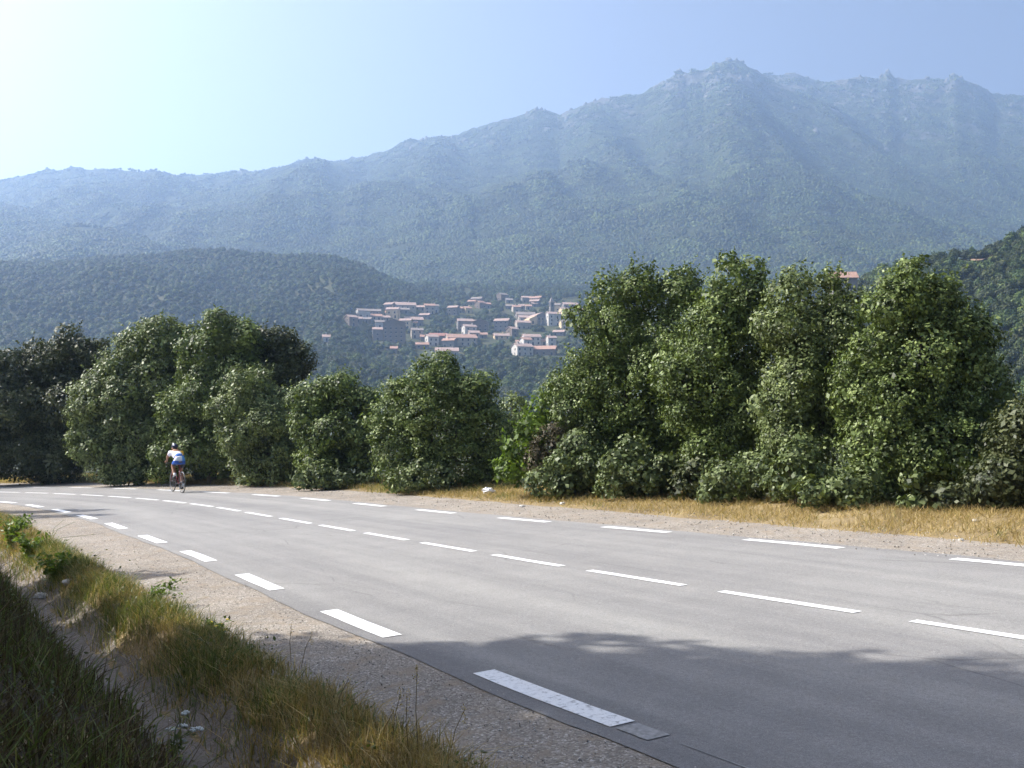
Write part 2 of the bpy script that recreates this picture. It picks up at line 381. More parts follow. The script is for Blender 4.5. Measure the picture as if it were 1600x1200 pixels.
# ditch bed and shoulders: sheets just above the verge soil
LN = np.array([(-40, -3.3), (-2, -3.27), (1, -3.2), (4, -3.08), (7, -2.93), (10, -2.88), (14, -2.8), (18, -2.82), (22.5, -2.7), (25.4, -2.55), (90, -2.5)])
LC = np.array([(-40, .1), (-3, .09), (0, -.03), (3, -.1), (8, -.09), (20, 0), (90, 0)])
LF = np.array([(-40, 3.15), (-2, 3.15), (2, 3.02), (5, 2.85), (8, 2.64), (11, 2.54), (15, 2.46), (20, 2.38), (24, 2.25), (90, 2.2)])
def line_o(T, s_): return np.interp(s_, T[:, 0], T[:, 1])
def ribbon(name, s0, s1, o0, o1, ds, no, dz, m, wob=0.0, seed=0, kind='structure', attr=False, taper=None):
    s = np.arange(s0, s1 + 1e-6, ds); q = np.linspace(0, 1, no)
    S_, Q_ = np.meshgrid(s, q, indexing='ij')
    o0 = o0(s)[:, None] if callable(o0) else o0; o1 = o1(s)[:, None] if callable(o1) else o1
    lo = o0 + wob * (fbm(s * .9, s * 0 + seed, 3, seed) - .5)[:, None]; hi = o1 + wob * (fbm(s * .9, s * 0 + seed + 5, 3, seed + 3) - .5)[:, None]
    O_ = lo + (hi - lo) * Q_
    X, Y = so(S_, O_); Z = baseZ(X.ravel(), Y.ravel()).reshape(X.shape) + dz
    me = grid_mesh(name, X, Y, Z, m, attr={'off': O_, 'along': S_} if attr else None)
    return tag(link(bpy.data.objects.new(name, me)), kind=kind)
sh_near = ribbon('road_shoulder', -40, 78, -4.5, -2.4, .3, 16, -.002, M['gravel'], .22, 3)
sh_far = ribbon('road_shoulder', -40, 78, 2.1, 4.62, .3, 10, -.002, M['gravel'], .5, 9)
ditch = ribbon('ditch_bed', -10, 26, -5.3, -4.8, .22, 9, .012, M['ditch'], .3, 14)
road = ribbon('road', -40, 78, lambda s_: line_o(LN, s_) - .2, lambda s_: line_o(LF, s_) + .26, .3, 26, .004, M['asphalt'], .1, 21, attr=True)
M['humus'] = earth('dark_bank_soil', (.035, .028, .02), (.06, .047, .032), (.1, .08, .055))
bank_soil = ribbon('bank', -20, 34, -14, -5.26, .3, 36, .008, M['humus'], .25, 33)
def dash(s0, s1, o, w, m=M['paint'], name='lane_marking'):
    s = np.linspace(s0, s1, 5); S_, O_ = np.meshgrid(s, [-w / 2, w / 2], indexing='ij'); O_ = O_ + (line_o(o, S_) if isinstance(o, np.ndarray) else o)
    O_ = O_ + (rng.random(O_.shape) - .5) * .008
    X, Y = so(S_, O_); Z = baseZ(X.ravel(), Y.ravel()).reshape(X.shape) + .009
    return link(bpy.data.objects.new(name, grid_mesh(name, X, Y, Z, m)), road)
near_d = [(-2.72, -1.22), (.25, 1.72), (3.3, 4.78), (6.35, 7.9), (9.4, 11.0), (12.75, 14.4), (15.9, 17.6)]
k = 18.95
while k < 60: near_d.append((k, k + 1.7)); k += 3.2
near_d += [(-5.8 - 3.0 * i, -4.25 - 3.0 * i) for i in range(8)]
for a, b in near_d: dash(a, b, LN, .165)
cen_d = [(-1.5 + 2.0 * i, .0 + 2.0 * i) for i in range(-14, 6)] + [(10.5, 12.15), (12.75, 14.4), (14.9, 16.6), (17.0, 18.7)]
k = 19.15
while k < 62: cen_d.append((k, k + 1.7)); k += 2.15
for a, b in cen_d: dash(a, b, LC, .108)
far_d = [(-1.75 - 3.0 * i, -.2 - 3.0 * i) for i in range(10)] + [(1.25, 2.75), (4.2, 5.6), (7.0, 8.4), (10, 11.45), (13, 14.5), (16, 17.55), (19, 20.55)]
k = 22.1
while k < 62: far_d.append((k, k + 1.6)); k += 3.1
for a, b in far_d: dash(a, b, LF, .16)
dash(-3.02, -2.76, LN, .15, M['faded'], 'worn_marking')
dash(-9.0, -3.15, -3.25, .014, M['faded'], 'worn_marking')

# ------------------------------------------------------------------ hills and mountains
class Hill:
    def __init__(s, name, crest, Yc, Y0, Y1, nu, ny, amp, nscale, mat, seed, p=1.1, z0=None, crag=0.0, du=(None, None)):
        q = sorted([(ray(a, b)[0] / ray(a, b)[1], ray(a, b)[2] / ray(a, b)[1]) for a, b in crest])
        qu = np.array([a for a, _ in q]); qw = np.array([b for _, b in q])
        s.u = np.linspace(qu[0], qu[-1], nu); s.Y = np.linspace(Y0, Y1, ny)
        U, YY = np.meshgrid(s.u, s.Y, indexing='ij')
        zc = EYE + Yc * np.interp(U, qu, qw)
        foot = baseZ((U * 0 + s.u[:, None] * Y0).ravel(), (U * 0 + Y0).ravel()).reshape(U.shape) - 6
        t = (YY - Y0) / (Yc - Y0); tt = np.clip(t, 0, 1)
        X = U * YY
        z = foot + (zc - foot) * tt ** p
        nz = fbm(X / nscale, YY / nscale, 5, seed, .52)
        rid = 1 - abs(2 * fbm(X / (nscale * 1.4) + 7, YY / (nscale * 2.2), 3, seed + 5) - 1)
        z += amp * ((nz - .5) * 1.3 + (rid - .75) * 1.0) * np.sin(np.pi * np.clip(tt, 0, 1)) ** .8 * np.minimum(1, (zc - foot) / (amp * 2 + 1)).clip(0, 1)
        gul = 1 - abs(2 * fbm(X / (nscale * .42) + YY / (nscale * 3.5), YY / (nscale * 2.6) + 3, 3, seed + 13) - 1)
        z += amp * .75 * (gul - .7) * np.sin(np.pi * tt) ** .7 * np.clip((zc - foot) / (amp * 3 + 1), 0, 1)
        z += np.where(t > 1, -(t - 1) * (Yc - Y0) * .5, 0)
        if crag: 
            cr = fbm(X / 28, YY / 28, 3, seed + 9, .6); z += crag * np.clip(cr - .45, 0, 1) * 2.2 * smooth(.62, .97, tt)
        s.Z = z; s.name = name; s.Y0 = Y0; s.Yc = Yc
        s.o = tag(link(bpy.data.objects.new(name, grid_mesh(name, X, YY, z, mat))), kind='structure')
    def sample(s, x, y):
        x = np.asarray(x, float); y = np.asarray(y, float); u = x / np.maximum(y, 1)
        fu = (u - s.u[0]) / (s.u[1] - s.u[0]); fy = (y - s.Y[0]) / (s.Y[1] - s.Y[0])
        ok = (fu >= 0) & (fu < len(s.u) - 1) & (fy >= 0) & (fy < len(s.Y) - 1)
        iu = np.clip(fu.astype(int), 0, len(s.u) - 2); iy = np.clip(fy.astype(int), 0, len(s.Y) - 2)
        a = fu - iu; b = fy - iy
        z = (s.Z[iu, iy] * (1 - a) + s.Z[iu + 1, iy] * a) * (1 - b) + (s.Z[iu, iy + 1] * (1 - a) + s.Z[iu + 1, iy + 1] * a) * b
        return np.where(ok, z, -1e9)

h_right = Hill('hill_right', [(1180, 654), (1250, 544), (1290, 492), (1330, 459), (1370, 432), (1400, 420), (1450, 407), (1500, 402), (1545, 396), (1575, 384), (1600, 371),
                              (1700, 326), (1900, 289), (2300, 314), (2900, 434)], 390, 190, 560, 150, 60, 7, 60, M['ground'], 41, .95)
h_wood = Hill('hill_left', [(-1300, 476), (-500, 436), (0, 410), (100, 409), (170, 402), (230, 401), (260, 397), (300, 392), (350, 391), (420, 399), (520, 401), (560, 412), (600, 431),
                            (650, 453), (700, 469), (740, 484), (800, 506), (860, 546)], 980, 430, 1250, 220, 90, 26, 150, M['ground'], 51, 1.05)
h_mid = Hill('hill_beyond', [(-1300, 420), (-300, 400), (-60, 402), (0, 392), (60, 364), (115, 352), (170, 355), (220, 370), (260, 385), (330, 405), (450, 440)], 1380, 900, 1650, 150, 60, 20, 180, M['mountain'], 61)
h_spur = Hill('mountain_spur', [(-1300, 380), (-300, 330), (0, 318), (60, 326), (100, 339), (200, 374), (320, 420)], 1750, 1100, 2000, 120, 60, 30, 250, M['mountain'], 71)
m_left = Hill('mountain_left', [(-1400, 360), (-500, 300), (-120, 290), (0, 283), (40, 273), (62, 269), (75, 264), (95, 267), (115, 261), (135, 265), (160, 264), (185, 268), (225, 271), (240, 266), (262, 272),
                                (290, 279), (320, 292), (380, 322), (450, 352), (540, 400)], 2250, 1350, 2600, 200, 100, 55, 330, M['mountain'], 81, crag=9)
m_main = Hill('mountain', [(120, 330), (200, 300), (290, 277), (350, 272), (400, 270), (440, 262), (480, 250), (520, 252), (575, 246), (640, 220), (690, 212), (715, 212), (790, 187), (835, 171), (855, 171),
                           (875, 179), (900, 170), (930, 156), (1010, 145), (1040, 128), (1062, 112), (1070, 116), (1085, 110), (1095, 113), (1110, 105), (1120, 99), (1140, 95), (1158, 98), (1180, 109), (1192, 121), (1240, 141),
                           (1300, 166), (1340, 190), (1420, 232), (1500, 265), (1600, 300), (1800, 350), (2400, 420)], 2500, 1150, 3000, 420, 180, 85, 420, M['mountain'], 91, 1.12, crag=12)
m_back = Hill('mountain_right', [(1000, 210), (1150, 128), (1190, 118), (1240, 117), (1262, 121), (1290, 128), (1320, 123), (1345, 120), (1375, 122), (1388, 114), (1400, 125), (1440, 122), (1480, 126), (1490, 117),
                                 (1500, 121), (1530, 132), (1555, 149), (1580, 148), (1600, 151), (1700, 170), (2000, 220), (2700, 260)], 2800, 1650, 3050, 260, 120, 70, 380, M['mountain'], 101, crag=12)
HILLS = [h_right, h_wood, h_mid, h_spur, m_left, m_main, m_back]
def groundZ(x, y, skip=None):
    z = baseZ(x, y)
    for h in HILLS:
        if h is not skip: z = np.maximum(z, h.sample(x, y))
    return z
def hit(px, py, y0=60.0, y1=1400.0, step=1.5):       # where the line of sight through a pixel meets the terrain
    Y = np.arange(y0, y1, step); d = ray(px, py)
    X = d[0] / d[1] * Y; Zr = EYE + d[2] / d[1] * Y
    g = groundZ(X, Y); i = np.argmax(Zr < g)
    if not (Zr < g).any(): i = len(Y) - 1
    return np.array([X[i], Y[i], g[i]])

# ------------------------------------------------------------------ foliage
def unit(n, g=rng):
    v = g.normal(size=(n, 3)); return v / np.linalg.norm(v, axis=1, keepdims=True)
def leaf_quads(c, axis, nrm, L, W):
    axis = axis - nrm * (axis * nrm).sum(1, keepdims=True); axis /= np.linalg.norm(axis, axis=1, keepdims=True) + 1e-9
    b = np.cross(nrm, axis)
    L = np.broadcast_to(np.asarray(L, float).reshape(-1, 1), (len(c), 1)); W = np.broadcast_to(np.asarray(W, float).reshape(-1, 1), (len(c), 1))
    v = np.stack([c - axis * L * .5, c + b * W * .5 - nrm * W * .12, c + axis * L * .5, c - b * W * .5 - nrm * W * .12], 1).reshape(-1, 3)
    return v, np.arange(len(c) * 4).reshape(-1, 4)
def crown_points(lobes, clump, per, seed, cover=1.0, shoots=.25, hole=None, flat=1.0):
    """leaf centres, outward directions and tints for a crown made of many small clumps on the lobes' skins"""
    g = np.random.default_rng(seed); Cs = []; Ns = []; Ts = []
    lc = np.array([l[0] for l in lobes]); lr = np.array([l[1] for l in lobes])
    for c, r in zip(lc, lr):
        area = 4 * math.pi * ((r[0] * r[1]) ** 1.6 / 3 + (r[0] * r[2]) ** 1.6 / 3 + (r[1] * r[2]) ** 1.6 / 3) ** (1 / 1.6)
        n = max(6, int(1.35 * cover * area / (clump * clump * 1.25)))
        d = unit(n, g); k = g.uniform(.7, 1.04, n) * (1 + .3 * (fbm(d[:, 0] * 2.4 + seed, d[:, 2] * 2.4 + d[:, 1], 2, seed) - .55) * 2)
        p = c + d * r * k[:, None]
        q = np.linalg.norm((p[:, None] - lc[None]) / lr[None], axis=2)
        keep = (q < .62).sum(1) == 0
        p = p[keep]; d = d[keep]
        if len(p) == 0: continue
        cs = clump * g.uniform(.6, 1.25, len(p)); ct = g.normal(.42, .17, len(p))
        m = np.maximum(4, (per * (cs / clump) ** 2 * g.uniform(.6, 1.2, len(p))).astype(int))
        idx = np.repeat(np.arange(len(p)), m)
        dd = unit(len(idx), g); dd = dd + d[idx] * .8 + np.array([0, 0, .2]); dd /= np.linalg.norm(dd, axis=1, keepdims=True)
        rad = cs[idx] * g.uniform(.25, 1, len(idx)) ** .6
        pp = p[idx] + dd * rad[:, None] * np.array([1, 1, .85])
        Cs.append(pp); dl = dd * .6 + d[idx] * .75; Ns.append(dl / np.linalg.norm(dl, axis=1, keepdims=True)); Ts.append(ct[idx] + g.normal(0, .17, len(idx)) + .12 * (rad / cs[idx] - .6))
        # leading shoots that break the outline
        ns = int(len(p) * shoots * .8)
        if ns:
            j = g.choice(len(p), ns, replace=False); ln = clump * g.uniform(.8, 2.1, ns)
            sd_ = d[j] * .7 + np.array([0, 0, .6]) + g.normal(0, .35, (ns, 3)); sd_ /= np.linalg.norm(sd_, axis=1, keepdims=True)
            nl = max(7, int(per * .4)); t = np.tile(np.linspace(.15, 1, nl), ns); jj = np.repeat(np.arange(ns), nl)
            sp = p[j][jj] + sd_[jj] * (ln[jj] * t)[:, None] + g.normal(0, clump * .16, (len(jj), 3)) * (1.15 - t)[:, None]
            Cs.append(sp); nn = unit(len(jj), g) + np.array([0, 0, .5]); Ns.append(nn / np.linalg.norm(nn, axis=1, keepdims=True)); Ts.append(g.normal(.55, .17, len(jj)))
    C = np.concatenate(Cs); Nn = np.concatenate(Ns); T = np.concatenate(Ts)
    if hole is not None:
        for hc, hr in hole:
            k = (((C - hc) / hr) ** 2).sum(1) > 1; C, Nn, T = C[k], Nn[k], T[k]
    return C, Nn, np.clip(T, 0, 1), g
def crown_mesh(name, lobes, m, clump=.3, per=42, leaf=(.075, .045), seed=1, origin=(0, 0, 0), zmin=None, **kw):
    C, Nn, T, g = crown_points(lobes, clump, per, seed, **kw)
    big = np.ones(len(C))
    kw2 = dict(kw); kw2.update(cover=.8, shoots=0)
    C2, N2, T2, g = crown_points([(c, r * .74) for c, r in lobes], clump * 1.35, per * .55, seed + 5000, **kw2)      # inner shell of larger leaves, added to stop light passing through the crown
    C = np.concatenate([C, C2]); Nn = np.concatenate([Nn, N2]); T = np.concatenate([T, T2]); big = np.concatenate([big, np.full(len(C2), 1.75)])
    if zmin is not None:
        k = C[:, 2] > zmin; C, Nn, T, big = C[k], Nn[k], T[k], big[k]
    n = len(C); nr = Nn * 1.0 + unit(n, g) * .6 + np.array([0, 0, .2]); nr /= np.linalg.norm(nr, axis=1, keepdims=True)
    sc_ = g.uniform(.65, 1.25, n) * big
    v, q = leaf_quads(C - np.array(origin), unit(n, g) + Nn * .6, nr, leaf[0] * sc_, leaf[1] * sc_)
    return fast_mesh(name, v, q, m, tint=T)
def limbs_obj(root, base, lobes, r0, parts=9, m=None):
    """tapered trunk, and a limb to each of the bigger lobes"""
    mb = MB(); base = Vector(base); top = Vector((0, 0, 0))
    for c, r in lobes: top += Vector(c)
    top /= len(lobes); fork = base.lerp(top, .38); fork.z = base.z + (top.z - base.z) * .4
    z0 = base - Vector((0, 0, .3))
    mb.tube([z0 - base, (z0.lerp(fork, .5) + Vector((.05, .03, 0))) - base, fork - base], [r0 * 1.25, r0, r0 * .8], 9)
    tr = mb.obj('trunk', m or M['bark'], root, True)
    for c, r in sorted(lobes, key=lambda l: -l[1][0])[:parts]:
        c = Vector(c); mid = fork.lerp(c, .5) + Vector((random.uniform(-.15, .15), random.uniform(-.15, .15), .12))
        MB().tube([fork - base, mid - base, c - base, c + (c - fork).normalized() * r[0] * .5 - base], [r0 * .6, r0 * .4, r0 * .22, r0 * .06], 6).obj('limb', m or M['bark'], root, True)
    return tr
def px_lobes(Y, spec, dk=1.1):
    out = []
    for px, py, rp, *dd in spec:
        Yc = Y + (dd[0] if dd else 0.0); c = at(px, py, Yc); r = rp * Yc / F
        out.append((c, np.array([r, r * dk, r * .98])))
    return out
NT = [0]
def billow(lobes, seed):
    """break each big lobe into a heart and a ring of smaller billows"""
    g = np.random.default_rng(seed); out = []
    for c, r in lobes:
        if r[0] < .42: out.append((c, r)); continue
        out.append((c, r * .8)); n = 7
        d = unit(n, g); d[:, 1] = d[:, 1] * .8 - .25; d[:, 2] += .15; d /= np.linalg.norm(d, axis=1, keepdims=True)
        for k in range(n): out.append((c + d[k] * r * g.uniform(.6, .78), r * g.uniform(.34, .5)))
    return out
def tree(name, label, cat, Y, base_px, spec, m, group, clump=.3, per=42, leaf=(.075, .045), trunk=.1, cover=1.0, shoots=.25, parts=7):
    L = px_lobes(Y, spec); NT[0] += 1
    bx = at(base_px, 760, Y)[0]; bz = float(baseZ(bx, Y)[0]); base = (bx, Y, bz)
    root = empty(name, base); tag(root, label, cat, group)
    limbs_obj(root, base, L, trunk, parts)
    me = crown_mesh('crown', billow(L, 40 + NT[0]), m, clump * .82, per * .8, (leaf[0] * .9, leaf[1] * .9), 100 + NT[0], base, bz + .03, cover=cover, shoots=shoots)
    link(bpy.data.objects.new('crown', me), root)
    return root

GH = 'trees of the roadside hedge'
# left of the picture
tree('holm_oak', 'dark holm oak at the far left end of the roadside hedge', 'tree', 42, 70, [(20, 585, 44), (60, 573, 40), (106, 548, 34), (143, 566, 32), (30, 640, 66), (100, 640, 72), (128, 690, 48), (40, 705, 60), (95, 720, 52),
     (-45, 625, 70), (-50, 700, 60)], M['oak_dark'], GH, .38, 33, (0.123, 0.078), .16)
tree('holm_oak', 'tall domed holm oak left of the cyclist', 'tree', 37.5, 215, [(250, 532, 38), (212, 552, 38), (285, 540, 30), (160, 628, 42), (200, 606, 56), (262, 606, 58), (142, 650, 30), (225, 680, 58), (272, 665, 48), (190, 716, 42), (150, 700, 36)],
     M['oak_grey'], GH, .35, 33, (0.112, 0.073), .15)
tree('holm_oak', 'tallest pointed oak rising behind the cyclist', 'tree', 35.8, 330, [(350, 524, 36), (318, 556, 42), (382, 534, 38), (330, 620, 58), (282, 640, 40), (300, 690, 52), (345, 700, 54), (375, 590, 45), (260, 725, 34)], M['oak'], GH, .35, 33, (0.112, 0.073), .15)
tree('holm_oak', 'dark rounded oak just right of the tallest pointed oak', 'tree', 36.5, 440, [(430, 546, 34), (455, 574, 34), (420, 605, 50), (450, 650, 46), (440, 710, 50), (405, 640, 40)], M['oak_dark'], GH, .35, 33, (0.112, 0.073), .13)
tree('oak_bush', 'pale grey-green oak bush standing forward right of the cyclist', 'bush', 33.0, 400, [(395, 606, 36), (368, 640, 36), (425, 652, 48), (432, 705, 44), (380, 690, 42), (400, 735, 34), (445, 735, 28)], M['oak_grey'], GH, .32, 42, (.09, .058), .1)
tree('oak_bush', 'low yellow-green bush between the pale oak bush and the round bush', 'bush', 30.2, 525, [(535, 612, 32), (492, 625, 34), (568, 632, 28), (520, 675, 52), (575, 690, 42), (505, 728, 38), (560, 735, 36), (478, 660, 26)],
     M['oak'], GH, .3, 44, (.085, .055), .09)
tree('oak_bush', 'broad round oak bush in the middle, below the village', 'bush', 26.4, 695, [(690, 604, 44), (640, 636, 46), (742, 630, 44), (690, 672, 74), (765, 682, 48), (632, 700, 52), (725, 722, 62), (660, 742, 40), (770, 738, 34), (603, 650, 28)],
     M['oak'], GH, .29, 46, (.078, .048), .1)
tree('oak_bush', 'small sparse bush tucked behind the round oak bush', 'bush', 28.3, 805, [(800, 640, 22), (815, 672, 26), (795, 706, 30), (826, 722, 26), (812, 650, 18)], M['oak_grey'], GH, .27, 40, (.08, .05), .07)
# right of the picture
tree('holm_oak', 'oak with feathery branches leaning left, left end of the tall clump', 'tree', 22.0, 985, [(955, 462, 24), (940, 446, 11), (1000, 458, 32), (1004, 432, 14), (1055, 462, 34), (1066, 436, 13), (918, 508, 22), (900, 497, 11), (934, 476, 12), (965, 530, 52), (1030, 530, 62), (930, 592, 50), (900, 640, 46), (985, 620, 76), (1050, 650, 70), (925, 690, 54), (1000, 715, 58), (876, 612, 26)],
     M['oak'], GH, .28, 46, (.072, .043), .12, 1.0, 1.0)
tree('holm_oak', 'oak with the tallest upright top in the tall clump', 'tree', 20.0, 1130, [(1140, 440, 28), (1134, 412, 11), (1172, 422, 12), (1168, 470, 34), (1128, 490, 40), (1105, 545, 56), (1170, 545, 52), (1098, 620, 66), (1160, 640, 72), (1130, 705, 66), (1060, 585, 40)],
     M['oak'], GH, .27, 46, (.072, .043), .12, 1.0, .7)
tree('holm_oak', 'pale lit oak with a twin top between the tall tops of the clump', 'tree', 18.5, 1265, [(1236, 460, 34), (1240, 432, 12), (1298, 436, 12), (1290, 466, 33), (1332, 494, 34), (1235, 520, 54), (1300, 545, 58), (1250, 605, 62), (1222, 655, 46), (1300, 640, 60), (1255, 710, 60), (1330, 590, 44)],
     M['oak_grey'], GH, .26, 46, (.07, .042), .12, 1.0, .6)
tree('holm_oak', 'massive rounded oak at the right end of the tall clump', 'tree', 17.0, 1450, [(1418, 442, 27), (1422, 420, 12), (1470, 448, 16), (1500, 488, 18), (1398, 486, 44), (1456, 484, 42), (1505, 530, 46), (1440, 560, 84), (1510, 620, 66), (1545, 610, 30), (1360, 560, 46), (1345, 620, 42), (1395, 660, 78), (1480, 690, 96), (1540, 700, 52), (1380, 730, 60)],
     M['oak'], GH, .26, 46, (.07, .042), .15, 1.0, .6)
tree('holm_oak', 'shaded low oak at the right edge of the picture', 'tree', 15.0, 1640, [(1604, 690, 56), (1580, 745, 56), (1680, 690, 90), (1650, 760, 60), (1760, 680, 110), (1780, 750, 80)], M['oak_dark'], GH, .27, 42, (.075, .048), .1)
# undergrowth along the foot of the hedge
def shrub(name, label, Y, spec, m, group, clump=.22, per=30, leaf=(.085, .06), cover=.9, shoots=.5, cat='shrub'):
    return tree(name, label, cat, Y, spec[0][0], spec, m, group, clump, per, leaf, .03, cover, shoots, 4)
GB = 'brambles along the foot of the hedge'
shrub('sapling', 'bright green leafy sapling at the left end of the tall clump', 22.2, [(835, 668, 22), (815, 700, 22), (858, 640, 20), (800, 735, 20), (838, 730, 24)], M['lime'], GB, .24, 26, (.12, .07), .8, .9, 'sapling')
shrub('dead_bracken', 'patch of brown dead bracken beside the bright green sapling', 21.9, [(862, 695, 24), (842, 722, 20), (880, 672, 16)], M['dead'], GB, .2, 40, (.08, .03), .9, .7, 'bracken')
shrub('bramble', 'bramble with glossy broad leaves under the feathery oak, right of the bracken', 21.3, [(880, 742, 34), (925, 735, 38), (850, 758, 24), (905, 700, 28)], M['bramble'], GB)
shrub('bramble', 'bramble under the gap between feathery oak and tallest-topped oak', 20.1, [(985, 735, 40), (1030, 742, 34), (960, 760, 22)], M['bramble'], GB)
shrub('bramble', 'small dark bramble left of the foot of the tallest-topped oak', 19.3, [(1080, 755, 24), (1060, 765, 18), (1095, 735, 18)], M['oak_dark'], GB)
shrub('bramble', 'bramble at the foot of the tallest-topped oak', 18.3, [(1140, 752, 34), (1185, 745, 36), (1115, 770, 20)], M['bramble'], GB)
shrub('bramble', 'bramble at the foot of the pale twin-topped oak', 17.0, [(1235, 745, 36), (1280, 755, 30), (1250, 712, 24)], M['bramble'], GB)
shrub('bramble', 'grey leafy bramble left of the massive oak trunk', 16.2, [(1325, 768, 30), (1350, 755, 26), (1300, 780, 18), (1275, 772, 20)], M['bramble'], GB)
shrub('bramble', 'lone small bramble sprig below the massive oak', 15.5, [(1424, 748, 9), (1432, 785, 9), (1418, 790, 7)], M['bramble'], GB, .14, 18)
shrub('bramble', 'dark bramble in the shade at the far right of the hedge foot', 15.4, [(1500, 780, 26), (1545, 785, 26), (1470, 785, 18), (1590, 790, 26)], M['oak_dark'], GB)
shrub('bramble', 'bramble at the foot of the round middle bush', 25.5, [(655, 745, 26), (690, 752, 26), (625, 752, 18)], M['bramble'], GB, .24, 30, (.09, .065))
shrub('bramble', 'bramble at the foot of the low yellow-green bush', 29.2, [(500, 745, 22), (535, 748, 20), (475, 752, 14), (575, 748, 16)], M['bramble'], GB, .24, 30, (.1, .07))
shrub('bramble', 'bramble low behind the cyclist on the left verge', 37, [(190, 742, 14), (215, 738, 16), (170, 748, 10), (320, 738, 16)], M['bramble'], GB, .26, 30, (.11, .07))

# trees and shrubs up the bank on the near side, which throw the shade on the road
def bank_tree(name, label, cat, base, lobes, m, trunk, clump, per, leaf, hole=None, group=None, shoots=.3, cover=1.0):
    NT[0] += 1; z = float(baseZ(base[0], base[1])[0]); b = (base[0], base[1], z)
    L = [(np.array([x, y, z + h]), np.array([a, bb, c])) for x, y, h, a, bb, c in lobes]
    root = empty(name, b); tag(root, label, cat, group); limbs_obj(root, b, L, trunk, 7)
    link(bpy.data.objects.new('crown', crown_mesh('crown', L, m, clump, per, leaf, 300 + NT[0], b, z + .05, cover=cover, shoots=shoots, hole=hole)), root)
    return root
GS = 'trees on the near bank that shade the road'
HOLE = [(np.array([-9, 7.3, 7.8]), np.array([6.0, 1.15, 1.0]))]
bank_tree('bank_oak', 'tall oak on the near bank, left of the photographer', 'tree', (-9.2, 7.1), [(-9.2, 8.5, 2.4, 1.5, 1.2, 1.1), (-9.2, 8.5, 4.0, 1.6, 1.25, 1.1), (-9.1, 8.5, 5.5, 1.6, 1.3, 1.0), (-9.1, 8.5, 7.0, 1.6, 1.3, 1.0), (-9.2, 8.2, 8.4, 1.6, 1.3, .9), (-9.3, 7.5, 9.6, 1.7, 1.4, 1.0), (-9.6, 6.9, 10.6, 1.5, 1.5, .9), (-9.4, 8.1, 9.8, 1.4, 1.25, 1.0), (-9.8, 7.9, 11.2, 1.3, 1.2, .9),
          (-9.6, 5.9, 6.0, 2.0, 1.6, 1.4), (-9.4, 5.7, 8.9, 2.0, 1.9, 1.5), (-9.0, 6.1, 4.0, 1.8, 1.6, 1.2), (-9.2, 6.7, 2.4, 1.6, 1.6, 1.0)], M['oak_dark'], .22, .42, 40, (.17, .11), HOLE, GS, .2, 1.1)
bank_tree('bank_oak', 'second tall oak farther back on the near bank', 'tree', (-11.8, .2), [(-11.5, .4, 6.5, 2.4, 2.2, 2.0), (-11.8, -.4, 9.4, 2.3, 2.3, 1.9), (-11.5, 1.6, 8.0, 2.0, 1.8, 1.6), (-11.5, .3, 3.8, 2.1, 2.1, 1.4)], M['oak_dark'], .25, .5, 40, (.2, .13), None, GS, .2, .85)
bank_tree('bank_oak', 'unseen broad oak added above the tall oak to block the sky', 'tree', (-14.5, 3.0), [(-14.5, 3.0, 4.5, 2.6, 2.2, 2.2), (-14.2, 4.2, 3.6, 2.2, 2.0, 1.8), (-14.5, 2.6, 7.5, 2.5, 2.0, 2.0), (-14.0, 2.0, 5.8, 2.2, 2.0, 1.8)], M['oak_dark'], .25, .5, 40, (.2, .13), None, GS, .2, .85)  # this and the next oak: unseen, added to keep sky light off the road
bank_tree('bank_oak', 'unseen oak added behind the photographer to block the sky', 'tree', (-7.0, -3.5), [(-7.0, -3.5, 5.0, 2.6, 2.6, 2.2), (-6.5, -2.0, 7.0, 2.2, 2.0, 1.8), (-7.5, -4.5, 7.6, 2.2, 2.2, 1.8), (-7.0, -3.0, 3.0, 2.0, 2.0, 1.2)], M['oak_dark'], .25, .5, 40, (.2, .13), None, GS, .2, .85)
for (x, y, h, lab) in ((-14, -2.0, 17, 'added sky-blocking oak farther up the bank behind the second tall oak'), (-9.5, -8.5, 14, 'added sky-blocking oak beside the road well behind the photographer'), (-13, -10, 17, 'added sky-blocking tall oak up the bank well behind the photographer'), (-3.5, -6.5, 13, 'added sky-blocking oak close behind the photographer'), (-18.5, 0.0, 17, 'added sky-blocking oak at the top of the near bank')):  # row of unseen oaks, added and made tall to screen off the sky dome
    bank_tree('bank_oak', lab, 'tree', (x, y), [(x, y, h * .45, 3.0, 3.0, h * .18), (x + 1.2, y - 1.0, h * .62, 2.8, 2.6, h * .17), (x - 1.0, y + .6, h * .7, 2.8, 2.6, h * .18), (x, y, h * .86, 2.3, 2.3, h * .14), (x + .3, y + .6, h * .28, 2.2, 2.2, h * .12)], M['oak_dark'], .22, .75, 26, (.4, .26), None, GS, .15, .9)
GQ = 'shrubs on the near bank'
for (x, y, h, w_, lab) in ((-4.9, 5.3, 2.1, .85, 'dark shrub on the near bank, nearest the photographer'), (-5.3, 7.0, 2.3, .9, 'dark shrub on the near bank beside the tall oak'), (-6.0, 8.8, 2.2, .9, 'second shrub along the near bank from the tall oak'),
                           (-6.8, 10.3, 2.3, .9, 'third shrub along the near bank from the tall oak'), (-7.5, 11.8, 2.2, .8, 'fourth shrub along the near bank from the tall oak'), (-8.4, 13.2, 3.6, .55, 'taller narrow shrub on the near bank, fifth from the tall oak')):
    bank_tree('bank_shrub', lab, 'shrub', (x, y), [(x, y, h * .3, w_, w_, h * .3), (x + .15, y - .1, h * .55, w_ * .85, w_ * .8, h * .28), (x - .1, y + .1, h * .8, w_ * .55, w_ * .5, h * .2)], M['oak_dark'], .06, .26, 36, (.09, .06), None, GQ)
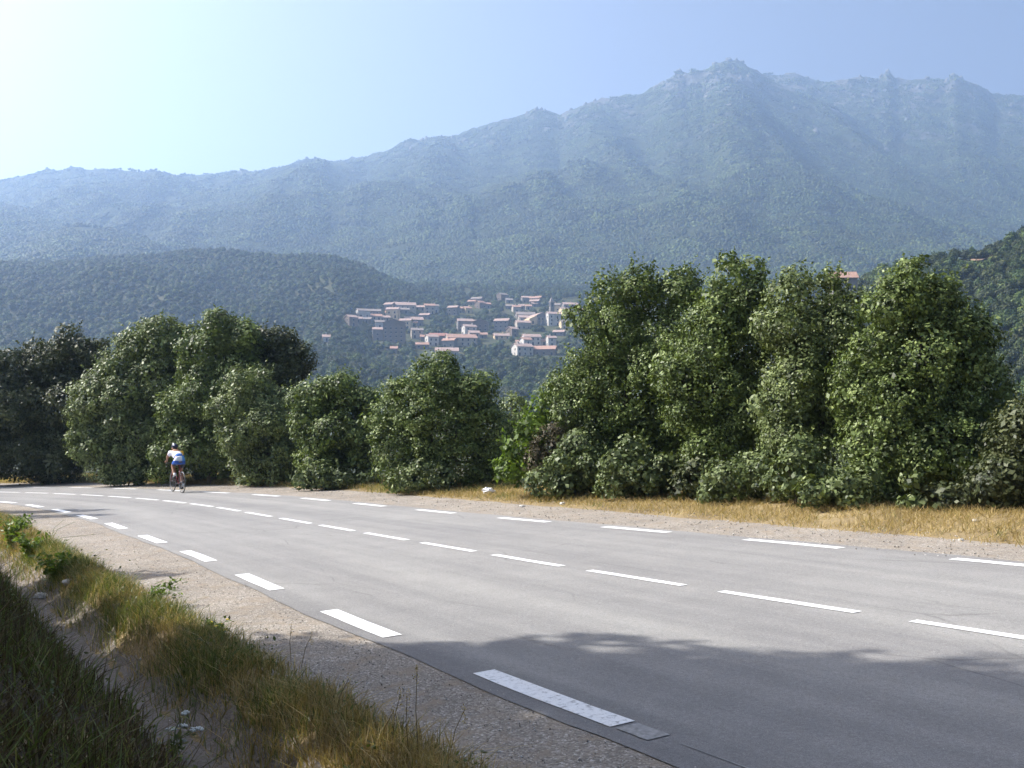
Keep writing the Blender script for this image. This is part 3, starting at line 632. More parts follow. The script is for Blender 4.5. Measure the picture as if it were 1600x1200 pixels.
for (x, y, h, lab) in ((-14.4, 24.0, 4.9, 'slender pointed young tree by the inside of the bend'), (-15.2, 25.7, 5.2, 'farther slender young tree by the inside of the bend')):
    bank_tree('young_tree', lab, 'tree', (x, y), [(x, y, h * .22, .6, .55, h * .2), (x, y, h * .45, .55, .5, h * .2), (x, y, h * .68, .4, .36, h * .2), (x, y, h * .88, .2, .2, h * .13)], M['oak_dark'], .06, .26, 36, (.09, .06), None, 'young trees by the bend')

# ------------------------------------------------------------------ trees on the hillsides
def blob_tree(name, seed, wid, hgt, faces, fs, m, lobes=6):
    g = np.random.default_rng(seed); L = []
    for k in range(lobes):
        a = 2 * math.pi * k / lobes + g.uniform(0, .8); rr_ = wid * .26 * g.uniform(.5, 1.1) * (0 if k == 0 else 1)
        L.append((np.array([rr_ * math.cos(a), rr_ * math.sin(a), hgt * g.uniform(.4, .62) if k else hgt * .68]), np.array([wid, wid, hgt * .95]) * g.uniform(.22, .31)))
    C, Nn, T, g = crown_points(L, wid * .12, max(4, faces // (lobes * 14)), seed, 1.0, .12)
    n = len(C); nr = Nn + unit(n, g) * .45 + np.array([0, 0, .2]); nr /= np.linalg.norm(nr, axis=1, keepdims=True)
    s = g.uniform(.7, 1.3, n) * fs; v, q = leaf_quads(C, unit(n, g), nr, s, s * .8)
    # solid dark balls added inside the crown to block light, then the trunk
    vs_ = [v]; qs = [q]; mi = [np.zeros(n, int)]; tt = [np.clip(T, 0, 1)]; b = len(v)
    for c, r in L:
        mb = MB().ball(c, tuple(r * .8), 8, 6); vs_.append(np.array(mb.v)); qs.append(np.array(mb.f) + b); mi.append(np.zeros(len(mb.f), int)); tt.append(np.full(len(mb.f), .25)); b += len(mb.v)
    mb = MB().tube([(0, 0, -1.5), (0, 0, hgt * .5)], [wid * .05, wid * .03], 6, cap=False); vs_.append(np.array(mb.v)); qs.append(np.array(mb.f) + b); mi.append(np.ones(len(mb.f), int)); tt.append(np.zeros(len(mb.f)))
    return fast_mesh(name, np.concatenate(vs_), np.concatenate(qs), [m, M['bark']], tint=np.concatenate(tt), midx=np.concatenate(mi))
TREES = [blob_tree('hillside_tree', 900 + i, w, h, 520, .62, M['forest'], 7) for i, (w, h) in enumerate(((6.5, 5.2), (5.6, 5.6), (7.4, 5.4), (5.0, 4.2), (6.0, 6.6)))]
def patch_mesh(seed, size, n, m):
    g = np.random.default_rng(seed); V = []; Q = []; T = []; b = 0
    for i in range(n):
        x, y = g.uniform(-.5, .5, 2) * size; w = g.uniform(1.5, 3.5); h = w * g.uniform(.55, .95)
        mb = MB().ball((x, y, h * .25), (w, w, h), 7, 5); v = np.array(mb.v) + g.normal(0, .42, (len(mb.v), 3))
        V.append(v); Q.append(np.array(mb.f) + b); T.append(np.clip(g.normal(.45, .22) + g.normal(0, .13, len(mb.f)), 0, 1)); b += len(v)
    return fast_mesh('maquis_patch', np.concatenate(V), np.concatenate(Q), m, tint=np.concatenate(T))
def proto_collection(name, meshes):
    c = bpy.data.collections.new(name)
    for i, me in enumerate(meshes):
        c.objects.link(bpy.data.objects.new('%s_%d' % (name, i), me))
    return c
def instancer(name, label, pts, scl, rot, idx, coll, cat='wood', nrm=None):
    me = bpy.data.meshes.new(name); me.vertices.add(len(pts)); me.vertices.foreach_set('co', np.asarray(pts, np.float32).ravel())
    for nm, ty, val in (('scl', 'FLOAT', scl), ('rot', 'FLOAT', rot), ('idx', 'INT', idx)):
        a = me.attributes.new(nm, ty, 'POINT'); a.data.foreach_set('value', np.asarray(val, np.float32 if ty == 'FLOAT' else np.int32))
    if nrm is not None:
        a = me.attributes.new('nrm', 'FLOAT_VECTOR', 'POINT'); a.data.foreach_set('vector', np.asarray(nrm, np.float32).ravel())
    o = tag(link(bpy.data.objects.new(name, me)), label, cat, kind='stuff')
    ng = bpy.data.node_groups.new(name + '_scatter', 'GeometryNodeTree')
    ng.interface.new_socket('Geometry', in_out='INPUT', socket_type='NodeSocketGeometry'); ng.interface.new_socket('Geometry', in_out='OUTPUT', socket_type='NodeSocketGeometry')
    n = ng.nodes; l = ng.links; gi = n.new('NodeGroupInput'); go = n.new('NodeGroupOutput')
    ip = n.new('GeometryNodeInstanceOnPoints'); ci = n.new('GeometryNodeCollectionInfo'); ci.inputs[0].default_value = coll; ci.inputs[1].default_value = True; ci.inputs[2].default_value = True
    def attr(nm, dt):
        a = n.new('GeometryNodeInputNamedAttribute'); a.data_type = dt; a.inputs[0].default_value = nm; return a.outputs[0]
    cx = n.new('ShaderNodeCombineXYZ'); l.new(attr('rot', 'FLOAT'), cx.inputs[2])
    l.new(gi.outputs[0], ip.inputs['Points']); l.new(ci.outputs[0], ip.inputs['Instance']); ip.inputs['Pick Instance'].default_value = True
    l.new(attr('idx', 'INT'), ip.inputs['Instance Index']); rot_out = cx.outputs[0]
    if nrm is not None:
        al = n.new('FunctionNodeAlignRotationToVector'); al.axis = 'Z'; l.new(cx.outputs[0], al.inputs['Rotation']); l.new(attr('nrm', 'FLOAT_VECTOR'), al.inputs['Vector']); rot_out = al.outputs[0]
    l.new(rot_out, ip.inputs['Rotation']); l.new(attr('scl', 'FLOAT'), ip.inputs['Scale'])
    l.new(ip.outputs[0], go.inputs[0])
    md = o.modifiers.new('scatter', 'NODES'); md.node_group = ng
    return o

def project(x, y, z):
    v = z - EYE; c, s = math.cos(PITCH), math.sin(PITCH)
    dep = y * c + v * s; up = v * c - y * s
    return 800 + F * x / dep, 600 - F * up / dep, dep
# top line of the roadside hedge in the picture: what lies well below it cannot be seen
HEDGE = np.array([(-200, 560), (0, 560), (100, 525), (170, 540), (220, 505), (400, 500), (480, 590), (560, 610), (690, 570), (780, 625), (850, 640), (905, 520), (940, 450), (1150, 420), (1300, 430), (1360, 475), (1420, 425), (1500, 490), (1570, 600), (1600, 640), (2000, 700)], float)
def hidden(px, py): return py > np.interp(px, HEDGE[:, 0], HEDGE[:, 1]) + 22
CLEAR = [((1465, 436), (1545, 432), 5), ((1488, 402), (1560, 402), 5.5), ((1540, 398), (1570, 396), 5), ((1450, 398), (1475, 392), 4), ((1515, 386), (1540, 384), 3)]
def cleared(px, py):
    k = np.zeros(len(px), bool)
    for (ax, ay), (bx_, by_), w in CLEAR:
        t = np.clip(((px - ax) * (bx_ - ax) + (py - ay) * (by_ - ay)) / ((bx_ - ax) ** 2 + (by_ - ay) ** 2 + 1e-9), 0, 1)
        k |= np.hypot(px - ax - t * (bx_ - ax), py - ay - t * (by_ - ay)) < w
    return k
def scatter(u0, u1, y0, y1, step, layer, grow=0.0):
    Yl = []; y = y0
    P = []
    while y < y1:
        st = step * (1 + grow * (y - y0) / (y1 - y0)); xs = np.arange(u0 * y, u1 * y, st)
        P.append(np.stack([xs + rng.uniform(-.45, .45, len(xs)) * st, y + rng.uniform(-.45, .45, len(xs)) * st], 1)); y += st
    P = np.concatenate(P); x, y = P[:, 0], P[:, 1]
    g = groundZ(x, y)
    own = baseZ(x, y) if layer is None else layer.sample(x, y)
    k = own >= g - .3
    return x[k], y[k], g[k]

# houses are placed first so that no tree grows inside one
HOUSES = []
ZB = 7.2727
# (x0, x1, ridge, eave, base) in one of two enlarged views of the village (view 3: 500..720, view 4: 700..920, both from row 450), yaw, wall, roof, label
HS = [
 (3, 825, 1075, 172, 200, 245, 14, 'cream', 'pink', 'longest house high on the left of the village, pale left gable'),
 (3, 1080, 1200, 210, 236, 262, -8, 'stone', 'pink', 'low annex just right of the longest upper-left house'),
 (3, 870, 1005, 240, 262, 290, 10, 'stone', 'grey', 'house directly below the longest upper-left house'),
 (3, 520, 690, 300, 330, 372, 12, 'cream', 'orange', 'orange-roofed house at the left edge of the main village cluster'),
 (3, 535, 680, 252, 284, 306, 8, 'stone', 'grey', 'grey-roofed house behind the orange-roofed one at the left edge'),
 (3, 735, 850, 262, 288, 325, 10, 'cream', 'orange', 'small orange-roofed house up-slope of the big brown gable'),
 (3, 665, 785, 318, 342, 382, 12, 'cream', 'pink', 'pink-roofed house right of the orange-roofed edge house'),
 (3, 385, 470, 360, 380, 404, 6, 'stone', 'pink', 'low house farthest left on the upper slope'),
 (3, 480, 580, 362, 380, 405, -6, 'stone', 'grey', 'low grey-roofed house second from the left on the upper slope'),
 (3, 612, 725, 386, 398, 462, 16, 'white', 'grey', 'whitest house, beside the big brown gable'),
 (3, 590, 705, 458, 482, 600, 10, 'stone', 'pink', 'tall narrow house just left of the big brown gable'),
 (3, 725, 945, 380, 412, 625, 0, 'brown', 'dark', 'biggest brown house with its gable towards the road'),
 (3, 950, 1160, 342, 366, 432, 14, 'stone', 'pink', 'house right of the big brown gable, a small annex before it'),
 (3, 1010, 1100, 372, 396, 436, 10, 'cream', 'orange', 'small orange-roofed annex right of the big brown gable'),
 (3, 1130, 1250, 300, 326, 352, -14, 'stone', 'pink', 'house with a tilted pink roof left of the village gardens'),
 (3, 25, 95, 542, 566, 615, 12, 'white', 'pink', 'lone white house at the far left, half hidden in the wood'),
 (3, 1135, 1240, 548, 572, 606, 8, 'stone', 'orange', 'low house left of the red hipped roof'),
 (3, 1240, 1430, 500, 552, 645, 6, 'stone', 'red', 'house with the red hipped roof low in the village'),
 (3, 1425, 1765, 515, 572, 660, 16, 'cream', 'orange', 'big house with the broadest orange roof and a pale left gable'),
 (3, 1085, 1225, 636, 660, 694, 8, 'brown', 'orange', 'low brown house below the red hipped roof'),
 (3, 1310, 1560, 690, 726, 782, 6, 'cream', 'pink', 'long low house nearest the road, at the village foot'),
 (3, 805, 862, 670, 696, 745, 4, 'brown', 'orange', 'tiny brown hut below the big brown gable'),
 (3, 1285, 1340, 200, 212, 282, 10, 'white', 'grey', 'thin pale house right of the low upper annex'),
 (4, 100, 168, 212, 236, 285, 8, 'stone', 'orange', 'left one of two joined orange roofs above the gardens'),
 (4, 176, 262, 214, 236, 290, 20, 'ochre', 'orange', 'right one of two joined orange roofs, ochre wall'),
 (4, 225, 325, 126, 158, 200, -18, 'stone', 'orange', 'house with a tilted orange roof, topmost left of centre'),
 (4, 370, 480, 150, 188, 232, 18, 'stone', 'orange', 'house with an upswept orange roof near the top centre'),
 (4, 100, 275, 360, 388, 505, 12, 'stone', 'pink', 'tall stone house at the left of the central row'),
 (4, 278, 450, 356, 396, 500, 0, 'brown', 'grey', 'stone house with a grey gable in the central row'),
 (4, 530, 700, 345, 386, 505, -14, 'stone', 'pink', 'tall house with a pink roof at the right of the central row'),
 (4, 770, 985, 280, 312, 346, 10, 'stone', 'grey', 'grey-roofed house left of the church nave, upper of three'),
 (4, 800, 962, 326, 346, 380, 10, 'cream', 'pink', 'pink-roofed house left of the church nave, middle of three'),
 (4, 765, 932, 376, 402, 474, 16, 'cream', 'pink', 'house left of the church nave with a lit left wall, lowest of three'),
 (4, 1118, 1275, 284, 306, 432, 18, 'white', 'pink', 'tall pale block right of the church nave, below the bell tower'),
 (4, 1302, 1470, 165, 192, 236, 12, 'stone', 'pink', 'house with a flat pink roof right of the bell tower'),
 (4, 1265, 1372, 210, 250, 302, 24, 'ochre', 'pink', 'ochre-walled house right of the bell tower'),
 (4, 1470, 1545, 230, 256, 296, 6, 'stone', 'orange', 'small orange-roofed house by the oak branches, right of the ochre house'),
 (4, 655, 730, 122, 140, 172, 8, 'stone', 'grey', 'small grey-roofed house at the top edge of the village'),
 (4, 835, 945, 95, 114, 166, 12, 'stone', 'pink', 'pink-roofed house at the very top of the village'),
 (4, 990, 1062, 95, 114, 152, -10, 'stone', 'orange', 'orange-roofed house at the very top, nearest the bell tower'),
 (4, 800, 870, 186, 208, 244, 8, 'stone', 'pink', 'left one of three roofs in a row above the church'),
 (4, 873, 950, 184, 212, 246, 10, 'cream', 'orange', 'middle one of three roofs in a row above the church'),
 (4, 948, 1020, 160, 182, 215, 8, 'stone', 'pink', 'right one of three roofs in a row above the church'),
 (4, 660, 735, 175, 210, 246, 0, 'stone', 'grey', 'house with a plain grey wall left of the row of three roofs'),
 (4, 520, 690, 520, 554, 590, 10, 'ochre', 'pink', 'low ochre house with a pink roof below the central row'),
 (4, 330, 440, 526, 546, 575, 8, 'stone', 'orange', 'low house right of the broadest orange roof'),
 (4, 846, 1048, 535, 566, 655, 14, 'white', 'pink', 'dark-fronted house with a thin white gable edge low on the right'),
 (4, 770, 845, 600, 630, 664, 6, 'cream', 'orange', 'small orange lean-to left of the dark-fronted house'),
 (4, 735, 956, 650, 676, 775, 26, 'white', 'pink', 'house with the broad white left gable at the lower right'),
 (4, 985, 1232, 645, 702, 768, -10, 'brown', 'orange', 'house with a sweeping orange roof at the lower right'),
 (4, 1120, 1226, 540, 575, 664, 14, 'white', 'pink', 'house with a white side wall behind the sweeping roof'),
 (4, 1050, 1120, 590, 622, 652, 8, 'cream', 'orange', 'orange-roofed link between the dark-fronted and white-sided houses'),
 (4, 1200, 1332, 480, 516, 545, -14, 'stone', 'pink', 'low pink-roofed house under the oak branches at the right'),
 (4, 1270, 1352, 372, 392, 470, 14, 'ochre', 'grey', 'narrow ochre house below the pale block, by the oak branches'),
]
WALL = {k: plain('wall_' + k, c, .9, .18, .6, spec=.2) for k, c in dict(cream=(.34, .3, .25), stone=(.17, .155, .142), white=(.45, .42, .38), brown=(.16, .125, .1), ochre=(.56, .43, .27)).items()}
ROOF = {k: plain('roof_' + k, c, .9, .2, .9, spec=.2) for k, c in dict(pink=(.33, .24, .205), orange=(.34, .21, .16), red=(.3, .15, .115), grey=(.22, .185, .165), dark=(.2, .13, .11)).items()}
M['pane'] = plain('window_dark', (.03, .035, .045), .25, .1)
M['shutter'] = plain('window_surround', (.45, .42, .38), .8)
def window_mesh():
    mb = MB(); mb.box((0, -.01, 0), (1.0, .06, 1.45), 0); mb.box((0, -.05, -.8), (1.25, .16, .12), 1); mb.box((0, -.03, .78), (1.2, .1, .12), 1); return mb.mesh('window', [M['pane'], M['shutter']])
def door_mesh():
    mb = MB(); mb.box((0, -.01, 0), (1.2, .06, 2.2), 0); mb.box((0, -.04, 1.16), (1.5, .12, .14), 1); return mb.mesh('door', [M['pane'], M['shutter']])
WMESH = window_mesh(); DMESH = door_mesh()
def gable_house(name, label, base, w, d, he, hr, yaw, wall, roof, windows=True, chim=True, group='houses of the village', cat='house', front_gable=False):
    o = empty(name, base, yaw); tag(o, label, cat, group)
    W, D = w / 2, d / 2; mb = MB()
    if not hr: hr = he + d * .25
    if front_gable:
        P = [(-W, -D, -4), (W, -D, -4), (W, D, -4), (-W, D, -4), (-W, -D, he), (W, -D, he), (W, D, he), (-W, D, he), (0, -D, hr), (0, D, hr)]
        mb.add(P, [(0, 3, 2, 1), (0, 1, 5, 8, 4), (2, 3, 7, 9, 6), (1, 2, 6, 5), (3, 0, 4, 7), (4, 8, 9, 7), (5, 6, 9, 8)])
    else:
        P = [(-W, -D, -4), (W, -D, -4), (W, D, -4), (-W, D, -4), (-W, -D, he), (W, -D, he), (W, D, he), (-W, D, he), (-W, 0, hr), (W, 0, hr)]
        mb.add(P, [(0, 3, 2, 1), (0, 1, 5, 4), (2, 3, 7, 6), (1, 2, 6, 9, 5), (3, 0, 4, 8, 7), (4, 5, 9, 8), (6, 7, 8, 9)])
    wl_ = mb.obj('wall', wall, o)
    mb = MB(); ov = .45; th = .28
    if front_gable: half, run = W, D
    else: half, run = D, W
    sl = (hr - he) / half
    for sgn in (-1, 1):
        a = []
        for (l, k) in ((-run - ov, 1), (run + ov, 1), (run + ov, 0), (-run - ov, 0)):
            off = sgn * (half + ov) * k; z = hr - (half + ov) * sl * k + .05
            a.append((off, l, z) if front_gable else (l, off, z))
        top = [(x, y, z + th) for x, y, z in a]
        mb.add(a + top, [(0, 1, 2, 3), (7, 6, 5, 4), (0, 4, 5, 1), (1, 5, 6, 2), (2, 6, 7, 3), (3, 7, 4, 0)])
    rf = mb.obj('roof', roof, o)
    if chim:
        cx_ = random.uniform(-.3, .3) * w; MB().box((cx_, .4, hr + .5), (.7, .7, 1.7)).box((cx_, .4, hr + 1.42), (.95, .95, .14)).obj('chimney', wall, rf)
    if windows:
        n = max(1, int(w / 3.6)); fl = max(1, int(he / 2.8)); door_at = random.randrange(n)
        for f_ in range(fl):
            for k in range(n):
                x = (k + .5) / n * w - W + random.uniform(-.25, .25); z = f_ * 2.8 + 1.6
                if z + .8 > he: continue
                isd = f_ == 0 and k == door_at
                c = bpy.data.objects.new('door' if isd else 'window', DMESH if isd else WMESH); c.location = (x, -D - .01, 1.1 if isd else z); link(c, o)
            if he > f_ * 2.8 + 2.3:
                c = bpy.data.objects.new('window', WMESH); c.location = (-W - .01, random.uniform(-.2, .2) * d, f_ * 2.8 + 1.6); c.rotation_euler = (0, 0, -math.pi / 2); link(c, o)
    HOUSES.append((base[0], base[1], max(w, d) * .5))
    return o
for view, x0, x1, ry, ey, by, yaw, wc, rc, lab in HS:
    ox = 500 if view == 3 else 700
    px0, px1 = ox + x0 / ZB, ox + x1 / ZB; pr, pe, pb = [450 + k / ZB for k in (ry, ey, by)]
    p = hit((px0 + px1) / 2, pb, 380, 1300); Yh = p[1]; yw = R(yaw)
    dep = min(11.0, max(6.5, (px1 - px0) * Yh / F * .7)); front = lab.startswith('biggest brown') or 'grey gable' in lab
    wid = 1.1 * max(4.0, ((px1 - px0) * Yh / F - dep * abs(math.sin(yw)) * .8) / math.cos(yw))
    he = 1.08 * max(2.6, (pb - pe) * Yh / F); rise = (dep if not front else wid) / 2 * (.5 if not front else .28)
    gable_house('village_house', lab, (p[0], p[1] + dep / 2, p[2]), wid, dep, he, he + rise, yw, WALL[wc], ROOF[rc], True, random.random() < .6, front_gable=front)
INFILL = ['longest house high', 'low annex just right', 'orange-roofed house at the left edge', 'pink-roofed house right of the orange', 'low house farthest left', 'house with the red hipped', 'low house left of the red', 'low brown house below', 'small orange-roofed annex',
          'house with a tilted orange roof', 'house with an upswept', 'tall stone house at the left', 'stone house with a grey', 'pink-roofed house at the very', 'small grey-roofed house at', 'middle one of three roofs', 'low house right of the broadest', 'small orange lean-to', 'ochre-walled house', 'low ochre house', 'left one of two joined', 'house with a plain grey']
for j, key in enumerate(INFILL):
    view, x0, x1, ry, ey, by, yaw, wc, rc, lab = [h for h in HS if h[9].startswith(key)][0]
    ox = 500 if view == 3 else 700; side = (-1, 1)[j % 2]; up = (-1, 1)[(j // 2) % 2]
    pxc = ox + (x0 + x1) / 2 / ZB + side * ((x1 - x0) / ZB * .5 + 5.5); pyb = 450 + by / ZB - up * 4.5
    p = hit(pxc, pyb, 380, 1300); wc2 = ('stone', 'cream', 'white', 'ochre', 'brown')[j % 5]; rc2 = ('pink', 'orange', 'grey', 'pink')[j % 4]
    short = ' '.join(lab.split()[:7]).rstrip(',')
    gable_house('village_house', 'small %s-roofed house just %s of %s' % (rc2, ('left', 'right')[side > 0], short), (p[0], p[1] + 3.5, p[2]), random.uniform(6, 9.5), 7.0, random.uniform(4.5, 7), 0, R((-18, 12, 25, -8, 40)[j % 5]), WALL[wc2], ROOF[rc2], True, j % 3 == 0)
# the church: nave, lean-to aisle, buttresses, bell tower with a pointed cap
def church():
    p = hit(700 + 1062 / ZB, 450 + 420 / ZB, 380, 1300); Yh = p[1]; u = Yh / F / ZB
    o = empty('church', p, R(20)); tag(o, 'village church with a tall thin pointed bell tower', 'church')
    w = 165 * u; he = 95 * u; hr = 135 * u; d = 24.0; W = w / 2
    MB().add([(-W, -2, -4), (W, -2, -4), (W, d, -4), (-W, d, -4), (-W, -2, he), (W, -2, he), (W, d, he), (-W, d, he), (0, -2, hr), (0, d, hr)],
             [(0, 3, 2, 1), (0, 1, 5, 8, 4), (2, 3, 7, 9, 6), (1, 2, 6, 5), (3, 0, 4, 7), (4, 8, 9, 7), (5, 6, 9, 8)]).obj('wall', WALL['stone'], o)
    sl = (hr - he) / W; mb = MB()
    for sg in (-1, 1):
        a = [(sg * (W + .5), -2.5, he - .5 * sl + .05), (sg * (W + .5), d + .5, he - .5 * sl + .05), (0, d + .5, hr + .05), (0, -2.5, hr + .05)]
        mb.add(a + [(x, y, z + .35) for x, y, z in a], [(0, 1, 2, 3), (7, 6, 5, 4), (0, 4, 5, 1), (1, 5, 6, 2), (2, 6, 7, 3), (3, 7, 4, 0)])
    mb.obj('roof', ROOF['pink'], o)
    MB().add([(-W - 6, -4, -4), (-W + .2, -4, -4), (-W + .2, 10, -4), (-W - 6, 10, -4), (-W - 6, -4, 4.0), (-W + .2, -4, 6.6), (-W + .2, 10, 6.6), (-W - 6, 10, 4.0)],
             [(0, 3, 2, 1), (4, 5, 6, 7), (0, 1, 5, 4), (1, 2, 6, 5), (2, 3, 7, 6), (3, 0, 4, 7)]).obj('aisle', WALL['ochre'], o)
    for k in range(4): MB().box((W - .3 - k * w * .3, -2.5, he * .42), (.9, 1.0, he * .84)).obj('buttress', WALL['cream'], o)
    for k in range(3): c = link(bpy.data.objects.new('window', WMESH), o); c.location = (-W * .5 + k * W * .5, -2.02, he * .66); c.scale = (1, 1, 1.5)
    c = link(bpy.data.objects.new('door', DMESH), o); c.location = (-W - 3, -4.02, 1.1)
    # tower behind the nave: its top and base come from rows 110 and 285 of the same view
    Yw = p[1] + 16; xw = at(862, 480, Yw)[0]; ca, sa = math.cos(R(20)), math.sin(R(20)); dx, dy = xw - p[0], Yw - p[1]
    tx, Yt = dx * ca + dy * sa, -dx * sa + dy * ca; zt = at(862, 464, Yw)[2] - p[2]; s = 1.65
    tw = MB().box((tx, Yt, zt * .41 - 2), (2 * s, 2 * s, zt * .82 + 4)).obj('bell_tower', WALL['stone'], o)
    MB().box((tx, Yt, zt * .82 + .15), (2 * s + .7, 2 * s + .7, .35)).obj('cornice', WALL['cream'], tw)
    for a, b in ((0, -1), (-1, 0), (1, 0), (0, 1)):
        MB().box((tx + a * s * 1.005, Yt + b * s * 1.005, zt * .73), (1.5 if b else .1, 1.5 if a else .1, 3.0)).obj('belfry_opening', M['pane'], tw)
    q = zt * .82 + .33; e = s * .92
    MB().add([(tx - e, Yt - e, q), (tx + e, Yt - e, q), (tx + e, Yt + e, q), (tx - e, Yt + e, q), (tx, Yt, zt + .6)], [(0, 3, 2, 1), (0, 1, 4), (1, 2, 4), (2, 3, 4), (3, 0, 4)]).obj('spire', ROOF['grey'], tw)
    HOUSES.append((p[0], p[1] + 12, 16)); HOUSES.append((p[0] + tx, p[1] + Yt, 8))
church()
# the lone house on the right-hand hill, and two poles on its crest
p = hit(1322, 482, 150, 420)
gable_house('hillside_house', 'lone house with a bright orange roof on the right-hand hill', (p[0], p[1] + 3, p[2]), 8.8, 6.5, (482 - 434) * p[1] / F, (482 - 424) * p[1] / F, R(-4), WALL['stone'], ROOF['orange'], True, False, group=None)
def pole(px, py0, py1, lab):
    p = hit(px, py1, 150, 430); h = (py1 - py0) * p[1] / F + .6
    o = empty('utility_pole', p); tag(o, lab, 'pole', 'poles on the right-hand hill')
    MB().tube([(0, 0, -.8), (0, 0, h)], [.16, .1], 8).obj('post', M['polewood'], o)
    MB().box((0, 0, h - .5), (1.5, .12, .12)).obj('crossarm', M['polewood'], o)
    for k in (-.6, 0, .6): MB().tube([(k, 0, h - .44), (k, 0, h - .22)], [.05, .03], 6).obj('insulator', M['stone'], o)
M['polewood'] = plain('grey_wood', (.42, .4, .36), .9)
pole(1585, 352, 379, 'taller utility pole at the right edge of the hill crest')
pole(1533, 367, 386, 'fainter utility pole left of the taller one on the hill crest')

M['terrace'] = earth('pale_terrace_grass', (.12, .12, .05), (.19, .18, .08), (.26, .23, .12), .2)
M['bare_earth'] = earth('bare_reddish_earth', (.13, .085, .055), (.19, .125, .085), (.24, .17, .12), .3)
def terrace(pts, wpx, m):
    A_ = []; B_ = []
    for a_, b_ in pts: A_.append(hit(a_, b_ + wpx, 150, 430) + np.array([0, 0, .5])); B_.append(hit(a_, b_ - wpx, 150, 430) + np.array([0, 0, .5]))
    v = np.array(A_ + B_); n = len(A_)
    tag(link(bpy.data.objects.new('field_terrace', fast_mesh('field_terrace', v, [(i, i + 1, n + i + 1, n + i) for i in range(n - 1)], m))), kind='structure')
terrace([(x_, 434 - (x_ - 1460) * .04 + 1.5 * math.sin(x_ * .2)) for x_ in range(1460, 1550, 6)], 3.0, M['terrace'])
terrace([(x_, 405 + 1.5 * math.sin(x_ * .17)) for x_ in range(1486, 1565, 6)], 3.6, M['bare_earth'])
terrace([(x_, 396 - (x_ - 1505) * .1) for x_ in range(1505, 1545, 6)], 2.0, M['terrace'])
HX = np.array([h[0] for h in HOUSES]); HY = np.array([h[1] for h in HOUSES]); HR = np.array([h[2] for h in HOUSES])
def free(x, y, pad=2.6):
    # keep clear of the houses and of the strip before each, which faces the road
    dx = x[:, None] - HX; dy = y[:, None] - HY
    return ((np.hypot(dx, dy) > HR + pad) & ~((abs(dx) < HR + 1) & (dy < 0) & (dy > -26) & (rng.random((len(x), 1)) < .95))).all(1)
TP = []      # x, y, z, scale, kind region
def woods(region, u0, u1, y0, y1, step, layer, s0, s1, keep=1.0, grow=0.0):
    x, y, z = scatter(u0, u1, y0, y1, step, layer, grow)
    k = free(x, y) & (rng.random(len(x)) < keep) & ((fbm(x * .02, y * .02, 3, 77) > .3) | (region != 3))
    px, py, dep = project(x, y, z + 2.5); k &= ~cleared(px, py) & ~hidden(px, py - 12)
    x, y, z = x[k], y[k], z[k]; s = rng.uniform(s0, s1, len(x))
    TP.append(np.stack([x, y, z, s, np.full(len(x), region)], 1))
woods(0, .16, .60, 195, 420, 3.7, h_right, .5, .95)
woods(1, -.62, .05, 430, 1010, 4.7, h_wood, .5, .95, grow=.2)
woods(2, -.56, .22, 230, 560, 5.0, None, .65, 1.25)
woods(2, -.62, -.28, 560, 860, 5.4, None, .6, 1.1)
woods(3, -.3, .2, 560, 1150, 6.2, None, .45, 1.0, .86)
woods(4, .2, .62, 420, 1150, 7.5, None, .7, 1.2, .9)
TP = np.concatenate(TP)
px, py, dep = project(TP[:, 0], TP[:, 1], TP[:, 2] + 2.5)
size = 6.0 * TP[:, 3] * F / dep
vis = (px > -10) & (px < 1610) & ~hidden(px, py - 14)
order = np.argsort(-np.where(vis, size, 0)); sel = order[:290]; rest = order[290:]
REG = ['evergreen tree in the wood covering the right-hand hill', 'evergreen tree in the forest on the long left-hand hill', 'rounded tree in the wood between the hedge and the village',
       'tree growing among the village houses and gardens', 'tree on the far slope right of the village']
GRP = ['trees on the right-hand hill', 'trees on the left-hand hill', 'trees in the wood below the village', 'trees among the village houses', 'trees right of the village']
def place(reg, px_, py_):
    if reg == 0: lo, hi, cut = ('left end', 'middle', 'right side'), ('near the crest', 'half way up', 'low down'), (1460, 1535, 430, 500)
    elif reg == 1: lo, hi, cut = ('left part', 'middle', 'right part'), ('upper slope', 'mid-slope', 'foot'), (180, 400, 430, 475)
    elif reg == 2: lo, hi, cut = ('left part', 'middle', 'right part'), ('upper edge', 'centre', 'nearest the hedge'), (550, 760, 560, 595)
    else: lo, hi, cut = ('left part', 'middle', 'right part'), ('top', 'centre', 'foot'), (620, 780, 485, 525)
    return ' (%s, %s)' % (lo[(px_ > cut[0]) + (px_ > cut[1])], hi[int(py_ > cut[2]) + int(py_ > cut[3])])
for i in sel:
    x, y, z, s, reg = TP[i]; o = bpy.data.objects.new('hillside_tree', TREES[rng.integers(len(TREES))])
    o.location = (x, y, z - .25); o.rotation_euler = (0, 0, rng.uniform(0, 6.28)); o.scale = (s * rng.uniform(.9, 1.15), s * rng.uniform(.9, 1.15), s * rng.uniform(.85, 1.15)); link(o)
    w_ = place(int(reg), px[i], py[i]); tag(o, REG[int(reg)] + w_, 'tree', GRP[int(reg)] + w_)
tc = proto_collection('wood_tree_kinds', TREES)
instancer('distant_wood', 'dense far-off evergreen wood covering the hills and valley', TP[rest, :3] - np.array([0, 0, .3]), TP[rest, 3], rng.uniform(0, 6.28, len(rest)), rng.integers(0, len(TREES), len(rest)), tc)
